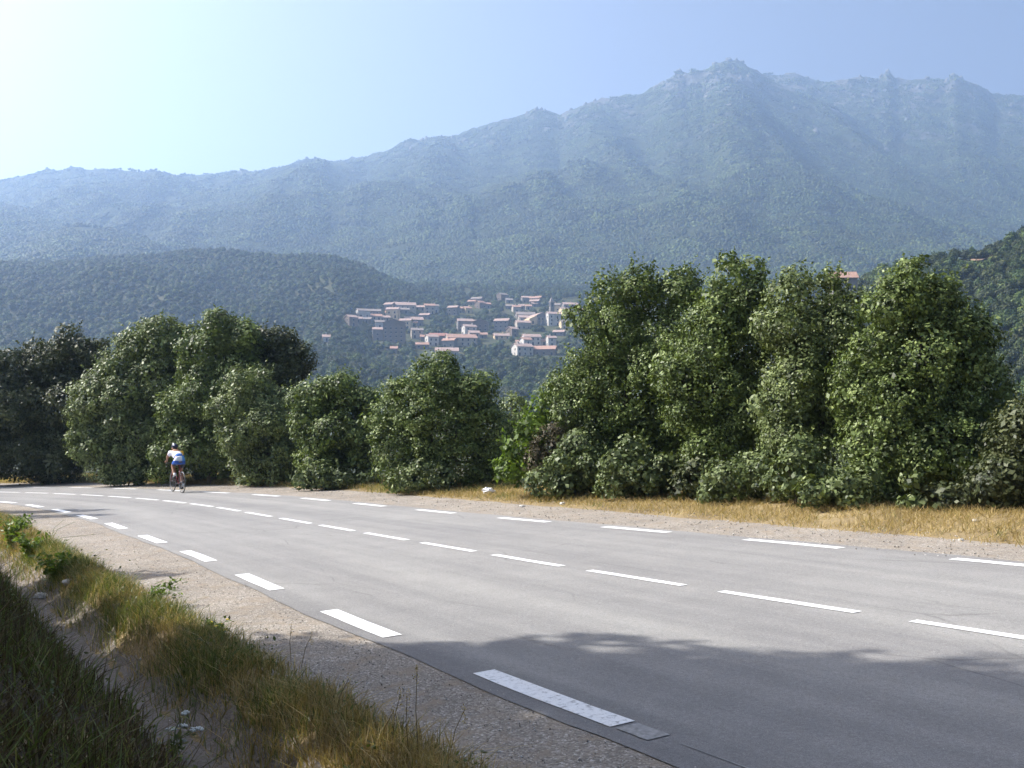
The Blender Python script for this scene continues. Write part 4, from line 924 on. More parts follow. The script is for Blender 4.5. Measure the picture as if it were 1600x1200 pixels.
# low maquis on the mountains, as patches of scrub
pc = proto_collection('maquis_kinds', [patch_mesh(700 + i, 36, 34, M['maquis']) for i in range(5)])
MP = []
for lay, u0, u1, y0, y1, st in ((h_mid, -.62, -.2, 1000, 1420, 22), (h_spur, -.62, -.28, 1250, 1780, 25), (m_left, -.62, -.15, 1500, 2260, 27), (m_main, -.42, .62, 1180, 2480, 26), (m_back, .2, .62, 1900, 2790, 27)):
    n_ = int((u1 - u0) * (y1 * y1 - y0 * y0) / 2 / st ** 2 * 3.2); y = np.sqrt(rng.uniform(y0 * y0, y1 * y1, n_)); x = rng.uniform(u0, u1, n_) * y; z = groundZ(x, y)
    k = lay.sample(x, y) >= z - .3; x, y, z = x[k], y[k], z[k]
    t = (y - lay.Y0) / (lay.Yc - lay.Y0)
    k = rng.random(len(x)) < np.clip(1.12 - .72 * smooth(.35, 1.0, t), 0, 1) * (fbm(x * .006, y * .006, 3, 19) > .2)
    x, y, z = x[k], y[k], z[k]; e_ = 9.0; gx = (lay.sample(x + e_, y) - lay.sample(x - e_, y)) / (2 * e_); gy = (lay.sample(x, y + e_) - lay.sample(x, y - e_)) / (2 * e_)
    ok = (abs(gx) < 3) & (abs(gy) < 3)
    MP.append(np.stack([x, y, z, -gx, -gy, np.ones(len(x))], 1)[ok])
MP = np.concatenate(MP); MN = MP[:, 3:] / np.linalg.norm(MP[:, 3:], axis=1, keepdims=True); MP = MP[:, :3]
instancer('maquis_scrub', 'dark evergreen scrub covering the mountain slopes', MP - np.array([0, 0, .3]), rng.uniform(.5, 1.0, len(MP)), rng.uniform(0, 6.28, len(MP)), rng.integers(0, 5, len(MP)), pc, 'scrub', MN)
# granite crags along the crests
def crag_mesh(seed):
    g = np.random.default_rng(seed); mb = MB()
    mb.ball((0, 0, 0), (1, .8, 1), 9, 7); v = np.array(mb.v); v *= (1 + g.normal(0, .17, (len(v), 1))); v[:, 2] = np.where(v[:, 2] > 0, v[:, 2] * g.uniform(.8, 1.5), v[:, 2])
    return fast_mesh('crag', v, np.array(mb.f), M['granite'])
CRAG = [crag_mesh(i) for i in range(6)]
CP = []
for lay, n in ((m_left, 40), (m_main, 150), (m_back, 110)):
    for _ in range(n):
        u = rng.uniform(max(-.55, lay.u[4]), min(.56, lay.u[-4])); t = 1 - abs(rng.normal(0, .10)); y = lay.Y0 + t * (lay.Yc - lay.Y0); x = u * y; z = float(lay.sample(x, y))
        if z > float(groundZ(x, y)[0]) - .5 and fbm(np.array([u * 14]), np.array([t * 5.]), 2, 3)[0] > .42: CP.append((x, y, z - 2, rng.uniform(4, 10) * (.6 if lay is m_left else .9)))
for lay, lst in ((m_main, ((838, 7), (846, 6), (1062, 9), (1084, 8), (1096, 6), (1118, 9), (1140, 10), (1160, 8), (930, 5), (400, 6), (412, 5), (480, 5), (690, 4))), (m_back, ((1388, 8), (1378, 7), (1490, 9), (1482, 7), (1503, 7), (1345, 6), (1262, 6), (1560, 6))), (m_left, ((75, 4), (112, 4.5), (150, 4), (238, 5), (185, 3.5)))):
    for pxx, sz in lst:
        u = ray(pxx, 200)[0] / ray(pxx, 200)[1]; yy = lay.Yc - 6; CP.append((u * yy, yy, float(lay.sample(u * yy, yy)) - sz * .25, sz))
CP = np.array(CP)
cc = proto_collection('crag_kinds', CRAG)
instancer('granite_crags', 'pale granite crags and boulders along the mountain crests', CP[:, :3], CP[:, 3], rng.uniform(0, 6.28, len(CP)), rng.integers(0, 6, len(CP)), cc, 'rocks')

# ------------------------------------------------------------------ the cyclist
CS, CO = 24.4, 1.77
_x, _y = so(CS, CO); CYC = (float(_x), float(_y), float(baseZ(_x, _y)[0]) + .006); CYR = float(np.interp(CS, SS, TH)) - .12
M['rubber'] = plain('tyre_rubber', (.02, .02, .02), .8)
M['alloy'] = plain('alloy', (.16, .16, .17), .45, .05, metal=.5)
M['frame_red'] = plain('red_bicycle_frame', (.16, .02, .02), .4, .05)
M['black'] = plain('black_plastic', (.015, .015, .018), .5)
M['skin'] = plain('tanned_skin', (.34, .18, .11), .5)
M['hair'] = plain('dark_hair', (.03, .02, .015), .7)
M['sock'] = plain('white_sock', (.8, .8, .8), .8)
M['helmet'] = plain('navy_helmet', (.012, .016, .05), .3)
M['visor'] = plain('white_helmet_mark', (.85, .85, .86), .4)
M['blue'] = plain('blue_lycra', (.015, .1, .42), .5)
M['white'] = plain('white_lycra', (.8, .78, .82), .6)
M['yellow'] = plain('yellow_lycra', (.85, .5, .04), .6)
def jersey_mat():
    m, nt, b, _ = new_mat('jersey_fabric')
    tc_ = N(nt, 'ShaderNodeTexCoord'); sp = N(nt, 'ShaderNodeSeparateXYZ'); nt.links.new(tc_.outputs['Object'], sp.inputs[0])
    # object axes: x across the rider, y forward; printed panels: white back, yellow right shoulder, blue sides and hem
    r1 = ramp(nt, sp.outputs[1], [(0, (.03, .14, .5)), (.001, (.78, .76, .82))]); r1.color_ramp.interpolation = 'CONSTANT'; r1.color_ramp.elements[1].position = .001
    k = N(nt, 'ShaderNodeMath', operation='GREATER_THAN'); k.inputs[1].default_value = .09; nt.links.new(sp.outputs[0], k.inputs[0])
    k2 = N(nt, 'ShaderNodeMath', operation='GREATER_THAN'); k2.inputs[1].default_value = .03; nt.links.new(sp.outputs[1], k2.inputs[0])
    sh_ = N(nt, 'ShaderNodeMath', operation='ADD'); sh_.inputs[1].default_value = .075; nt.links.new(sp.outputs[1], sh_.inputs[0]); nt.links.new(sh_.outputs[0], r1.inputs[0])
    mu = N(nt, 'ShaderNodeMath', operation='MULTIPLY'); nt.links.new(k.outputs[0], mu.inputs[0]); nt.links.new(k2.outputs[0], mu.inputs[1])
    nt.links.new(mixc(nt, mu.outputs[0], r1.outputs[0], (.85, .5, .05)), b.inputs['Base Color']); b.inputs['Roughness'].default_value = .65; return m
def shorts_mat():
    m, nt, b, _ = new_mat('cycling_shorts_fabric')
    tc_ = N(nt, 'ShaderNodeTexCoord'); sp = N(nt, 'ShaderNodeSeparateXYZ'); nt.links.new(tc_.outputs['Object'], sp.inputs[0])
    mr = N(nt, 'ShaderNodeMapRange'); mr.inputs['From Min'].default_value = .6; mr.inputs['From Max'].default_value = 1.2; nt.links.new(sp.outputs[2], mr.inputs[0])
    z = ramp(nt, mr.outputs[0], [(0, (.012, .012, .016)), (.46, (.015, .09, .42)), (.66, (.78, .78, .8))]); z.color_ramp.interpolation = 'CONSTANT'
    k = N(nt, 'ShaderNodeMath', operation='GREATER_THAN'); k.inputs[1].default_value = .06; nt.links.new(sp.outputs[0], k.inputs[0])
    hi = N(nt, 'ShaderNodeMath', operation='GREATER_THAN'); hi.inputs[1].default_value = .99; nt.links.new(sp.outputs[2], hi.inputs[0])
    mu = N(nt, 'ShaderNodeMath', operation='MULTIPLY'); nt.links.new(k.outputs[0], mu.inputs[0]); nt.links.new(hi.outputs[0], mu.inputs[1])
    nt.links.new(mixc(nt, mu.outputs[0], z.outputs[0], (.1, .3, .62)), b.inputs['Base Color']); b.inputs['Roughness'].default_value = .5; return m
def skin_obj(name, verts, edges, radii, m, parent, root=0, sub=2):
    me = bpy.data.meshes.new(name); me.from_pydata(verts, edges, []); me.materials.append(m)
    o = link(bpy.data.objects.new(name, me), parent)
    md = o.modifiers.new('Skin', 'SKIN'); md.use_smooth_shade = True
    sk = me.skin_vertices[0].data
    for i, r in enumerate(radii): sk[i].radius = r if isinstance(r, tuple) else (r, r)
    for i in range(len(verts)): sk[i].use_root = (i == root)
    ss = o.modifiers.new('Subdivision', 'SUBSURF'); ss.levels = sub; ss.render_levels = sub
    return o
bike = empty('bicycle', CYC, CYR); bike.scale = (.97,) * 3; tag(bike, 'racing bicycle with thin wheels under the rider on the far lane', 'bicycle')
WR = .325; RA, FA = (0, -.5, WR + .012), (0, .49, WR + .012); BB = (0, -.07, .28); SEAT = (0, -.24, .93); HEAD = (0, .37, .86)
for ax in (RA, FA):
    w = MB().ring(ax, WR, .013, 32, 6).obj('wheel', M['rubber'], bike, True)
    MB().ring(ax, WR - .022, .011, 32, 6).obj('rim', M['alloy'], w, True)
    MB().tube([(-.05, ax[1], ax[2]), (.05, ax[1], ax[2])], .022, 10).obj('hub', M['alloy'], w, True)
    sp = MB()
    for k in range(20):
        a = 2 * math.pi * k / 20; sp.tube([((-.02 if k % 2 else .02), ax[1], ax[2]), (0, ax[1] + (WR - .025) * math.cos(a), ax[2] + (WR - .025) * math.sin(a))], .0016, 4, cap=False)
    sp.obj('spokes', M['alloy'], w)
fr = MB(); fr.tube([BB, SEAT], .016); fr.tube([BB, (0, .395, .77)], .019); fr.tube([(0, -.215, .84), (0, .372, .85)], .016); fr.tube([(0, .372, .87), (0, .4, .75)], .02)
for s in (-1, 1): fr.tube([(s * .02, BB[1], BB[2]), (s * .06, RA[1], RA[2])], .009); fr.tube([(s * .015, -.2, .82), (s * .06, RA[1], RA[2])], .008)
fr.obj('frame', M['frame_red'], bike, True)
fk = MB()
for s in (-1, 1): fk.tube([(0, .4, .76), (s * .05, .405, .71), (s * .055, .44, .5), (s * .055, FA[1], FA[2])], [.016, .013, .011, .009])
fk.obj('fork', M['frame_red'], bike, True)
hb = MB(); hb.tube([(0, .37, .88), (0, .45, .9)], .015); hb.tube([(-.2, .45, .9), (.2, .45, .9)], .013)
for s in (-1, 1): hb.tube([(s * .2, .45, .9), (s * .2, .53, .9), (s * .2, .555, .86), (s * .2, .52, .79), (s * .2, .43, .775)], .013); hb.tube([(s * .2, .53, .9), (s * .2, .57, .95)], [.017, .013])
hb.obj('handlebar', M['black'], bike, True)
MB().ball((0, -.25, .955), (.07, .13, .025), 12, 8, fn=lambda d: 1 - .35 * max(0, d.y)).obj('saddle', M['black'], bike, True)
MB().tube([(0, -.232, .9), (0, -.25, .95)], .013).obj('seat_post', M['alloy'], bike, True)
ch = MB().ring((.045, BB[1], BB[2]), .09, .006, 24, 5).tube([(-.06, BB[1], BB[2]), (.06, BB[1], BB[2])], .02).obj('chainring', M['alloy'], bike, True)
MB().tube([(.045, BB[1], BB[2] + .09), (.045, RA[1], RA[2] + .03)], .004, 5).tube([(.045, BB[1], BB[2] - .09), (.045, RA[1], RA[2] - .03)], .004, 5).obj('chain', M['black'], bike)
PR, PL = (.115, BB[1] - .03, BB[2] - .165), (-.115, BB[1] + .03, BB[2] + .165)
for s, pp in ((1, PR), (-1, PL)):
    c = MB().tube([(s * .06, BB[1], BB[2]), (s * .075, pp[1], pp[2])], [.014, .011]).obj('crank', M['alloy'], bike, True)
    MB().box((pp[0], pp[1], pp[2]), (.08, .07, .018)).obj('pedal', M['black'], c)

rider = empty('person', CYC, CYR); rider.scale = (.97,) * 3; tag(rider, 'cyclist in a white, yellow and blue kit and dark helmet riding away', 'person')
HIP = (0, -.2, 1.0); CH = (0, .09, 1.17); NK = (0, .25, 1.26)
V = [HIP, (0, -.07, 1.1), CH, NK, (0, .31, 1.31), (0, .35, 1.35), (0, .355, 1.42),          # 0..6 spine, neck, skull
     (-.1, -.19, .97), (-.125, .09, .83), (-.115, -.05, .56), (-.115, PL[1] - .06, PL[2] + .07), (-.115, PL[1] + .1, PL[2] + .045),
     (.1, -.19, .97), (.12, .1, .70), (.115, -.06, .36), (.115, PR[1] - .08, PR[2] + .075), (.115, PR[1] + .09, PR[2] + .045),
     (-.18, .23, 1.24), (-.225, .34, 1.08), (-.205, .46, .985), (-.2, .52, .955),
     (.18, .23, 1.24), (.225, .34, 1.08), (.205, .46, .985), (.2, .52, .955), (0, .435, 1.385), (0, .405, 1.325)]
E_ = [(0, 1), (1, 2), (2, 3), (3, 4), (4, 5), (5, 6), (0, 7), (7, 8), (8, 9), (9, 10), (10, 11), (0, 12), (12, 13), (13, 14), (14, 15), (15, 16), (3, 17), (17, 18), (18, 19), (19, 20), (3, 21), (21, 22), (22, 23), (23, 24), (5, 25), (5, 26)]
RD = [(.14, .11), (.13, .1), (.145, .11), .1, .055, .082, .088, .095, .062, .05, .036, .03, .095, .062, .05, .036, .03, .062, .043, .03, .026, .062, .043, .03, .026, .03, .04]
skin_obj('body', V, E_, RD, M['skin'], rider)
# hands: palm, four fingers round the brake hood, thumb on the inside
for s in (-1, 1):
    hx = s * .2; HV = [(hx, .515, .962), (hx, .56, .965)]; HE = [(0, 1)]; HRd = [.026, .024]
    for k, (dy, ln) in enumerate(((.0, .05), (.012, .056), (.024, .052), (.036, .04))):
        b = len(HV); y = .545 + dy
        HV += [(hx + s * .026, y, .955), (hx + s * .036, y + .004, .955 - ln * .6), (hx + s * .02, y + .006, .955 - ln)]; HE += [(1, b), (b, b + 1), (b + 1, b + 2)]; HRd += [.0095, .009, .0075]
    b = len(HV); HV += [(hx - s * .025, .535, .95), (hx - s * .032, .56, .925)]; HE += [(0, b), (b, b + 1)]; HRd += [.01, .0085]
    skin_obj('hand', HV, HE, HRd, M['skin'], rider, sub=1)
JV = [(0, -.15, 1.045), (0, -.05, 1.11), CH, (0, .23, 1.245), (-.17, .22, 1.225), (-.215, .3, 1.125), (.17, .22, 1.225), (.215, .3, 1.125)]
skin_obj('jersey', JV, [(0, 1), (1, 2), (2, 3), (3, 4), (4, 5), (3, 6), (6, 7)], [(.155, .125), (.155, .12), (.168, .13), (.125, .115), .088, .064, .088, .064], jersey_mat(), rider)
skin_obj('shorts', [(0, -.2, 1.0), (0, -.12, 1.07), (-.1, -.19, .97), (-.12, .03, .86), (.1, -.19, .97), (.116, .03, .765)], [(0, 1), (0, 2), (2, 3), (0, 4), (4, 5)], [(.16, .128), (.15, .115), .112, .083, .112, .083], shorts_mat(), rider)
MB().ball((0, .355, 1.425), (.098, .135, .1), 16, 10, fn=lambda d: (1.0 if d.z > -.25 else .8)).obj('helmet', M['helmet'], rider, True)
hm = MB()
for s in (-1,): hm.tube([(s * .045, .24, 1.45), (s * .05, .31, 1.515), (s * .045, .4, 1.525)], .011, 6)
hm.obj('helmet_stripe', M['visor'], rider, True)
MB().ball((0, .305, 1.365), (.072, .05, .05), 10, 8).obj('hair', M['hair'], rider, True)
for s in (-1, 1):
    MB().ball((s * .087, .355, 1.36), (.012, .025, .034), 8, 6).obj('ear', M['skin'], rider, True)
    MB().ball((s * .033, .432, 1.375), (.013, .01, .01), 8, 6).obj('eye', M['visor'], rider, True)
MB().ball((0, .442, 1.322), (.026, .01, .008), 8, 5).obj('mouth', M['frame_red'], rider, True)
for s, pp in ((-1, PL), (1, PR)):
    MB().tube([(s * .115, pp[1] - .062, pp[2] + .17), (s * .115, pp[1] - .07, pp[2] + .07)], [.046, .042], 10).obj('sock', M['sock'], rider, True)
    MB().ball((s * .115, pp[1] + .02, pp[2] + .045), (.046, .135, .042), 12, 8).obj('shoe', M['black'], rider, True)

# ------------------------------------------------------------------ grass, stones and weeds
def blades(name, label, x, y, z, h, w, lean, tint, m, one=False):
    n = len(x); a = rng.uniform(0, 2 * np.pi, n); l = rng.uniform(0, 2 * np.pi, n)
    d = np.stack([np.cos(a), np.sin(a), np.zeros(n)], 1); L = np.stack([np.cos(l), np.sin(l), np.zeros(n)], 1) * lean[:, None]
    p = np.stack([x, y, z], 1); up = np.array([0, 0, 1.0]); hh = h[:, None]; ww = w[:, None]
    m1 = p + up * hh * .55 + L * hh * .3; m2 = p + up * hh * .95 + L * hh * .95
    v = np.stack([p - d * ww * .5, p + d * ww * .5, m1 + d * ww * .42, m1 - d * ww * .42, m2 + d * ww * .08, m2 - d * ww * .08], 1).reshape(-1, 3)
    b = (np.arange(n) * 6)[:, None]; q = np.concatenate([b + np.array([0, 1, 2, 3]), b + np.array([3, 2, 4, 5])], 1).reshape(-1, 4)
    if one:
        v = np.stack([p - d * ww * .5, p + d * ww * .5, m2 + d * ww * .12, m2 - d * ww * .12], 1).reshape(-1, 3); q = np.arange(n * 4).reshape(-1, 4)
    me = fast_mesh(name, v, q, m, tint=np.repeat(np.clip(tint, 0, 1), 1 if one else 2))
    return tag(link(bpy.data.objects.new(name, me)), label, 'grass', kind='stuff')
def strew(n, s0, s1, o0, o1, pw=1.0):
    s = s0 + (s1 - s0) * rng.random(n) ** pw; o = rng.uniform(o0, o1, n); x, y = so(s, o); return s, o, x, y
# near verge and bank
def near_grass(n, o0, o1, hlo, hhi, green, keep, nm, lab, wid=(.004, .009), lean=.45, dry=M['straw']):
    s, o, x, y = strew(n, -6.3, 27, o0, o1, 1.5)
    pt = fbm(x * 1.7, y * 1.7, 3, 43); k = rng.random(n) < keep(o, pt); s, o, x, y, pt = s[k], o[k], x[k], y[k], pt[k]
    z = baseZ(x, y) - .01; far = smooth(4, 22, s)
    h = rng.uniform(hlo, hhi, len(x)) * (.55 + .9 * pt) * (1 + .25 * far); w = rng.uniform(*wid, len(x)) * (1 + 1.4 * far)
    gr = rng.random(len(x)) < green(o, s, pt)
    for sel_, m, nn, ll in ((gr, M['grass'], 'green_' + nm, 'green ' + lab), (~gr, dry, 'dry_' + nm, 'dry straw-coloured ' + lab)):
        if sel_.sum(): blades(nn, ll, x[sel_], y[sel_], z[sel_], h[sel_], w[sel_], np.abs(rng.normal(0, lean, sel_.sum())), rng.normal(.5, .2, sel_.sum()), m)
near_grass(88000, -5.0, -4.2, .05, .17, lambda o, s, p: np.clip(.5 + 1.6 * (p - .45) - .6 * (s < -1.3) - .3 * smooth(9, 13, s), .06, .95), lambda o, p: np.clip(.15 + 2.6 * np.exp(-((o + 4.58) / .2) ** 2) * (p + .2), 0, 1), 'verge_grass', 'grass on the low mound between ditch and gravel', wid=(.003, .007), lean=.95)  # greener where shaded, strawier in sunlit stretches: light put into the colour mix
near_grass(62000, -8.0, -5.25, .08, .26, lambda o, s, p: np.clip(.25 + 1.3 * (p - .45), .05, .8), lambda o, p: np.clip((p - .1) * 2.6 * smooth(-5.2, -5.5, o), 0, 1), 'bank_grass', 'grass on the shaded bank left of the ditch', wid=(.006, .012), lean=.9, dry=M['brush'])
near_grass(2600, -5.3, -4.85, .05, .16, lambda o, s, p: np.full(len(o), .3), lambda o, p: np.clip((p - .45) * 3, 0, 1), 'ditch_grass', 'sparse grass in the sandy ditch')
# low broad-leaved weeds through the verge and bank
s, o, x, y = strew(26000, -6.3, 24, -7.5, -4.25, 1.5); pt = fbm(x * 2.3, y * 2.3, 3, 61)
k = (pt > .52) & ((o < -5.2) | (o > -4.9)) & (rng.random(len(s)) < .8); x, y, pt = x[k], y[k], pt[k]
c3 = np.stack([x, y, baseZ(x, y) + rng.uniform(.01, .16, len(x)) * (pt - .4) * 5], 1); nn = unit(len(x)) * .7 + np.array([0, 0, .8]); nn /= np.linalg.norm(nn, axis=1, keepdims=True)
v, q = leaf_quads(c3, unit(len(x)), nn, rng.uniform(.02, .05, len(x)), rng.uniform(.01, .024, len(x)))
tag(link(bpy.data.objects.new('verge_weeds', fast_mesh('verge_weeds', v, q, M['grass'], tint=np.clip(rng.normal(.35, .2, len(x)), 0, 1)))), 'low broad-leaved weeds through the near verge and bank', 'weeds', kind='stuff')
# far verge
s, o, x, y = strew(190000, -9, 52, 4.35, 9.2, 1.15)
k = rng.random(len(s)) < np.clip(smooth(4.3, 5.0, o + .5 * (fbm(s * .9, s * 0 + 4, 3, 12) - .5)) * 1.1, 0, 1) * np.clip(1.25 - smooth(7.2, 9.2, o), 0, 1); s, o, x, y = s[k], o[k], x[k], y[k]
pt = fbm(x * .8, y * .8, 3, 88); bare = fbm(x * 1.9, y * 1.9, 3, 55); kk = bare > .27; s, o, x, y, pt = s[kk], o[kk], x[kk], y[kk], pt[kk]; gr = rng.random(len(x)) < np.clip((pt - .52) * 2.2 + .35 * np.exp(-((o - 4.9) / .25) ** 2) * (pt > .45) + .03, .02, .8)
z = baseZ(x, y) - .01; far = smooth(5, 40, s)
h = rng.uniform(.04, .15, len(x)) * (.5 + 1.0 * pt) * (1 + .5 * far); w = rng.uniform(.006, .013, len(x)) * (1 + far)
for sel_, m, nn, ll in ((gr, M['grass'], 'green_far_verge_grass', 'green grass tufts in the far verge beside the gravel'), (~gr, M['straw'], 'dry_far_verge_grass', 'golden dry mown grass of the far verge below the hedge')):
    blades(nn, ll, x[sel_], y[sel_], z[sel_], h[sel_], w[sel_], np.abs(rng.normal(0, 1.5, sel_.sum())), rng.normal(.55, .2, sel_.sum()), m, True)
# loose gravel on both shoulders
def pebbles(name, label, n, s0, s1, o0, o1, lo, hi):
    s, o, x, y = strew(n, s0, s1, o0, o1, 1.6); z = baseZ(x, y); r = rng.uniform(lo, hi, n) * rng.uniform(.6, 1, n)
    base = np.array([(1, 0, 0), (-1, 0, 0), (0, 1, 0), (0, -1, 0), (0, 0, .8), (0, 0, -.6)], float)
    v = (base[None] * (1 + rng.uniform(-.3, .3, (n, 6, 1)))) * r[:, None, None]; a = rng.uniform(0, 6.28, n)
    vx = v[..., 0] * np.cos(a)[:, None] - v[..., 1] * np.sin(a)[:, None] * .75; vy = v[..., 0] * np.sin(a)[:, None] + v[..., 1] * np.cos(a)[:, None] * .75
    P = np.stack([vx + x[:, None], vy + y[:, None], v[..., 2] + z[:, None] + r[:, None] * .25], -1).reshape(-1, 3)
    f_ = np.array([(0, 2, 4), (2, 1, 4), (1, 3, 4), (3, 0, 4), (2, 0, 5), (1, 2, 5), (3, 1, 5), (0, 3, 5)])
    tr = (np.arange(n) * 6)[:, None, None] + f_[None]
    me = fast_mesh(name, P, None, M['pebble'], tint=np.repeat(rng.random(n), 8), tris=tr.reshape(-1, 3)); return tag(link(bpy.data.objects.new(name, me)), label, 'gravel', kind='stuff')
def pebble_mat():
    m, nt, b, _ = new_mat('loose_pebble'); a = N(nt, 'ShaderNodeAttribute', attribute_name='tint')
    r = ramp(nt, a.outputs['Fac'], [(0, (.14, .125, .11)), (.5, (.29, .26, .225)), (1, (.56, .53, .49))]); nt.links.new(r.outputs[0], b.inputs['Base Color']); b.inputs['Roughness'].default_value = .9; return m
M['pebble'] = pebble_mat()
pebbles('loose_gravel', 'loose gravel on the near road shoulder', 3500, -6, 22, -4.4, -3.2, .004, .010)
pebbles('loose_gravel', 'loose gravel on the far road shoulder', 3000, -9, 30, 3.05, 4.9, .008, .02)
pebbles('ditch_pebbles', 'small stones scattered in the sandy ditch', 400, -5, 20, -5.3, -4.8, .008, .03)

def stone(px, py, size, lab):
    d = ray(px, py); t = -EYE / (d[2] - TILT * d[0]); 
    for _ in range(6):
        p = d * t + np.array([0, 0, EYE]); g = float(baseZ(p[0], p[1])[0]); t *= (EYE - g) / (EYE - p[2])
    p = d * t + np.array([0, 0, EYE]); g = float(baseZ(p[0], p[1])[0])
    mb = MB().ball((0, 0, size * .2), (size, size * .8, size * .6), 9, 6, fn=lambda q: 1 + random.uniform(-.2, .2)); o = mb.obj('stone', M['stone']); o.location = (p[0], p[1], g); tag(o, lab, 'stone', 'pale stones beside the road'); return o
stone(1524, 817, .045, 'pale stone high on the dry verge at the far right'); stone(1502, 845, .035, 'pale stone where the far verge meets gravel at right'); stone(879, 788, .06, 'pale stone on the far verge below the feathery oak')
stone(816, 792, .055, 'flat pale stone at the gravel edge below the bright sapling'); stone(106, 908, .07, 'pale stone beside the ditch among the verge grass'); stone(64, 936, .09, 'pale stone on the shaded bank at far left')
# crumpled litter
p = at(762, 772, 23.6); g = float(baseZ(p[0], p[1])[0])
def crumple(d): return 1 + .28 * math.sin(9 * d.x + 4 * d.z) * math.cos(7 * d.y + 2) + random.uniform(-.12, .12)
lt = MB().ball((0, 0, .06), (.13, .09, .07), 14, 9, fn=crumple).ball((.13, .02, .04), (.07, .05, .035), 9, 6, fn=crumple).obj('litter', M['sock']); lt.location = (p[0], p[1], g + .03); tag(lt, 'crumpled white plastic litter on the far verge', 'litter')

def gpoint(s, o):
    x, y = so(s, o); return Vector((float(x), float(y), float(baseZ(x, y)[0])))
def pix_ground(px, py):
    d = ray(px, py); t = 2.0
    while t < 60:
        p = d * t + np.array([0, 0, EYE])
        if p[2] < float(baseZ(p[0], p[1])[0]): break
        t += .05
    return Vector((float(p[0]), float(p[1]), float(baseZ(p[0], p[1])[0])))
M['umbel'] = plain('white_umbel', (.62, .63, .58), .8)
M['yflower'] = plain('yellow_flower', (.8, .62, .05), .6)
def weed(name, label, base, stems, m_leaf, leaf=(.05, .02), head=None, headr=.03, per=14, cat='plant', group=None):
    """stems: list of tip offsets (x, y, z); leaves along each stem; optional flower heads at the tips"""
    root = empty(name, base); tag(root, label, cat, group); g = np.random.default_rng(int(abs(base[0]) * 1000) + 3)
    for t in stems:
        t = Vector(t); mid = t * .5 + Vector((t.x * -.2, t.y * -.2, t.z * .12))
        MB().tube([(0, 0, -.03), mid, t], [.0045, .0035, .002], 5).obj('stem', M['stem'], root)
    if per:
        C = []; Nn = []
        for t in stems:
            for k in range(per):
                f_ = g.uniform(.1, .97); t_ = np.array(t); mid = t_ * .5 + np.array([-.2 * t_[0], -.2 * t_[1], .12 * t_[2]])
                p_ = (1 - f_) ** 2 * 0 + 2 * f_ * (1 - f_) * mid + f_ * f_ * t_; C.append(p_ + g.normal(0, leaf[0] * .45, 3)); Nn.append(g.normal(0, 1, 3) * .6 + np.array([0, 0, .8]))
        C = np.array(C); Nn = np.array(Nn); Nn /= np.linalg.norm(Nn, axis=1, keepdims=True)
        v, q = leaf_quads(C, unit(len(C), g), Nn, leaf[0] * g.uniform(.7, 1.3, len(C)), leaf[1] * g.uniform(.7, 1.3, len(C)))
        link(bpy.data.objects.new('foliage', fast_mesh('foliage', v, q, m_leaf, tint=np.clip(g.normal(.55, .2, len(C)), 0, 1))), root)
    if head:
        for t in stems:
            mb = MB()
            for k in range(16):
                a = g.uniform(0, 6.28); r_ = headr * math.sqrt(g.random()); mb.ball((t[0] + r_ * math.cos(a), t[1] + r_ * math.sin(a), t[2] + .006 * g.random() - .25 * r_ * r_ / headr), headr * .26, 6, 4)
            mb.obj('flower_head', head, root, True)
    return root
b = pix_ground(268, 1185)
sx = b.y / F
def tip(px, py, dy=0.0):
    q = at(px, py, b.y + dy); return (q[0] - b.x, q[1] - b.y, q[2] - b.z)
weed('umbel_plant', 'plant with flat white flower heads beside the ditch', b, [tip(288, 1113), tip(285, 1134, .05), tip(303, 1139, -.04), tip(272, 1163, .03), tip(268, 1139, .08), tip(311, 1138, .02), tip(282, 1157)], M['grass'], (.05, .016), M['umbel'], .028, 12)
b = pix_ground(335, 995)
weed('yellow_weed', 'leafy weed with small yellow flowers at the gravel edge', b, [tip(344, 975), tip(356, 968, .1), tip(338, 978, -.1), tip(352, 984, .05), tip(330, 972)], M['lime'], (.045, .02), M['yflower'], .016, 20)
b = pix_ground(232, 942)
weed('leaning_weed', 'pale green weed leaning out over the gravel from the verge', b, [tip(292, 903), tip(280, 912, .1), tip(262, 925, .1), tip(247, 912, .2), tip(268, 908, -.1), tip(286, 922, -.1)], M['lime'], (.06, .022), None, .02, 34)
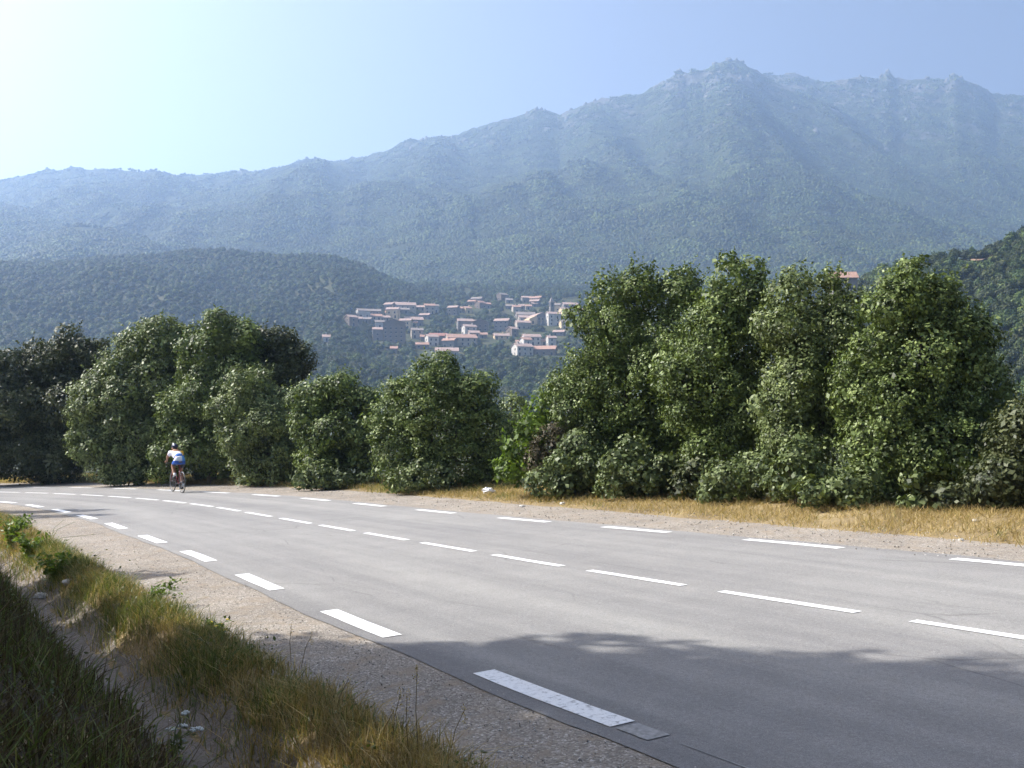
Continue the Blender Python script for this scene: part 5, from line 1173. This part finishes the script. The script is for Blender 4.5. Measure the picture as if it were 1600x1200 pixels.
for px_, py_, hh, lab in ((18, 862, .5, 'brightest green leafy weed at the left edge'), (48, 872, .36, 'green leafy weed right of the brightest one'), (88, 905, .3, 'lower green weed near the ditch, left of the gravel'), (30, 838, .35, 'small green weed behind the brightest one')):
    b = pix_ground(px_, py_); weed('leafy_weed', lab, b, [(random.uniform(-.22, .22), random.uniform(-.22, .22), hh * random.uniform(.6, 1.1)) for _ in range(12)], M['lime'], (.085, .034), None, 0, 26, group='green weeds on the near verge')
b = pix_ground(78, 845)
weed('sapling_twig', 'thin bare twiggy sapling leaning right over the gravel at left', b, [tip(150, 835, .3), tip(118, 815, .2), tip(100, 812, .1)], M['grass'], (.03, .012), None, 0, 5)
# tall seed-head grasses, each a stalk with its ear
for k, (px_, py_, hh) in enumerate(((640, 1190, .3), (655, 1195, .42), (612, 1175, .26), (590, 1180, .22), (330, 1105, .34), (700, 1190, .24), (455, 1040, .26), (470, 1045, .22), (520, 1130, .24))):
    b = pix_ground(px_, py_); t = Vector((random.uniform(-.05, .1), random.uniform(-.05, .05), hh)); root = empty('seed_grass', b)
    tag(root, 'tall dry grass stalk with a feathery ear on the near verge', 'grass', 'seed-head grass stalks on the near verge')
    MB().tube([(0, 0, -.02), t * .55 + Vector((-.01, 0, .01)), t], [.0022, .0018, .0012], 5).obj('stalk', M['straw'], root)
    g = np.random.default_rng(k); C = np.array([tuple(t + Vector((g.normal(0, .007), g.normal(0, .007), g.uniform(-.07, .03)))) for _ in range(34)])
    v, q = leaf_quads(C, unit(34, g) + np.array([0, 0, 1.5]), unit(34, g), .013, .005); link(bpy.data.objects.new('ear', fast_mesh('ear', v, q, M['straw'], tint=g.uniform(.4, 1, 34))), root)

# ------------------------------------------------------------------ the summer haze
hz = MB().box((0, 0, 560 - 60), (9000, 9000, 1330)).obj('haze', [])
tag(hz, 'pale blue summer haze filling the valley', 'haze', kind='stuff')
hm_ = bpy.data.materials.new('summer_haze'); hm_.use_nodes = True; nt = hm_.node_tree
for n_ in list(nt.nodes): nt.nodes.remove(n_)
out = nt.nodes.new('ShaderNodeOutputMaterial'); pv = nt.nodes.new('ShaderNodeVolumePrincipled')
pv.inputs['Color'].default_value = (.45, .65, 1.0, 1); pv.inputs['Density'].default_value = 2.75e-4; pv.inputs['Anisotropy'].default_value = .42
nt.links.new(pv.outputs[0], out.inputs['Volume']); hz.data.materials.append(hm_)
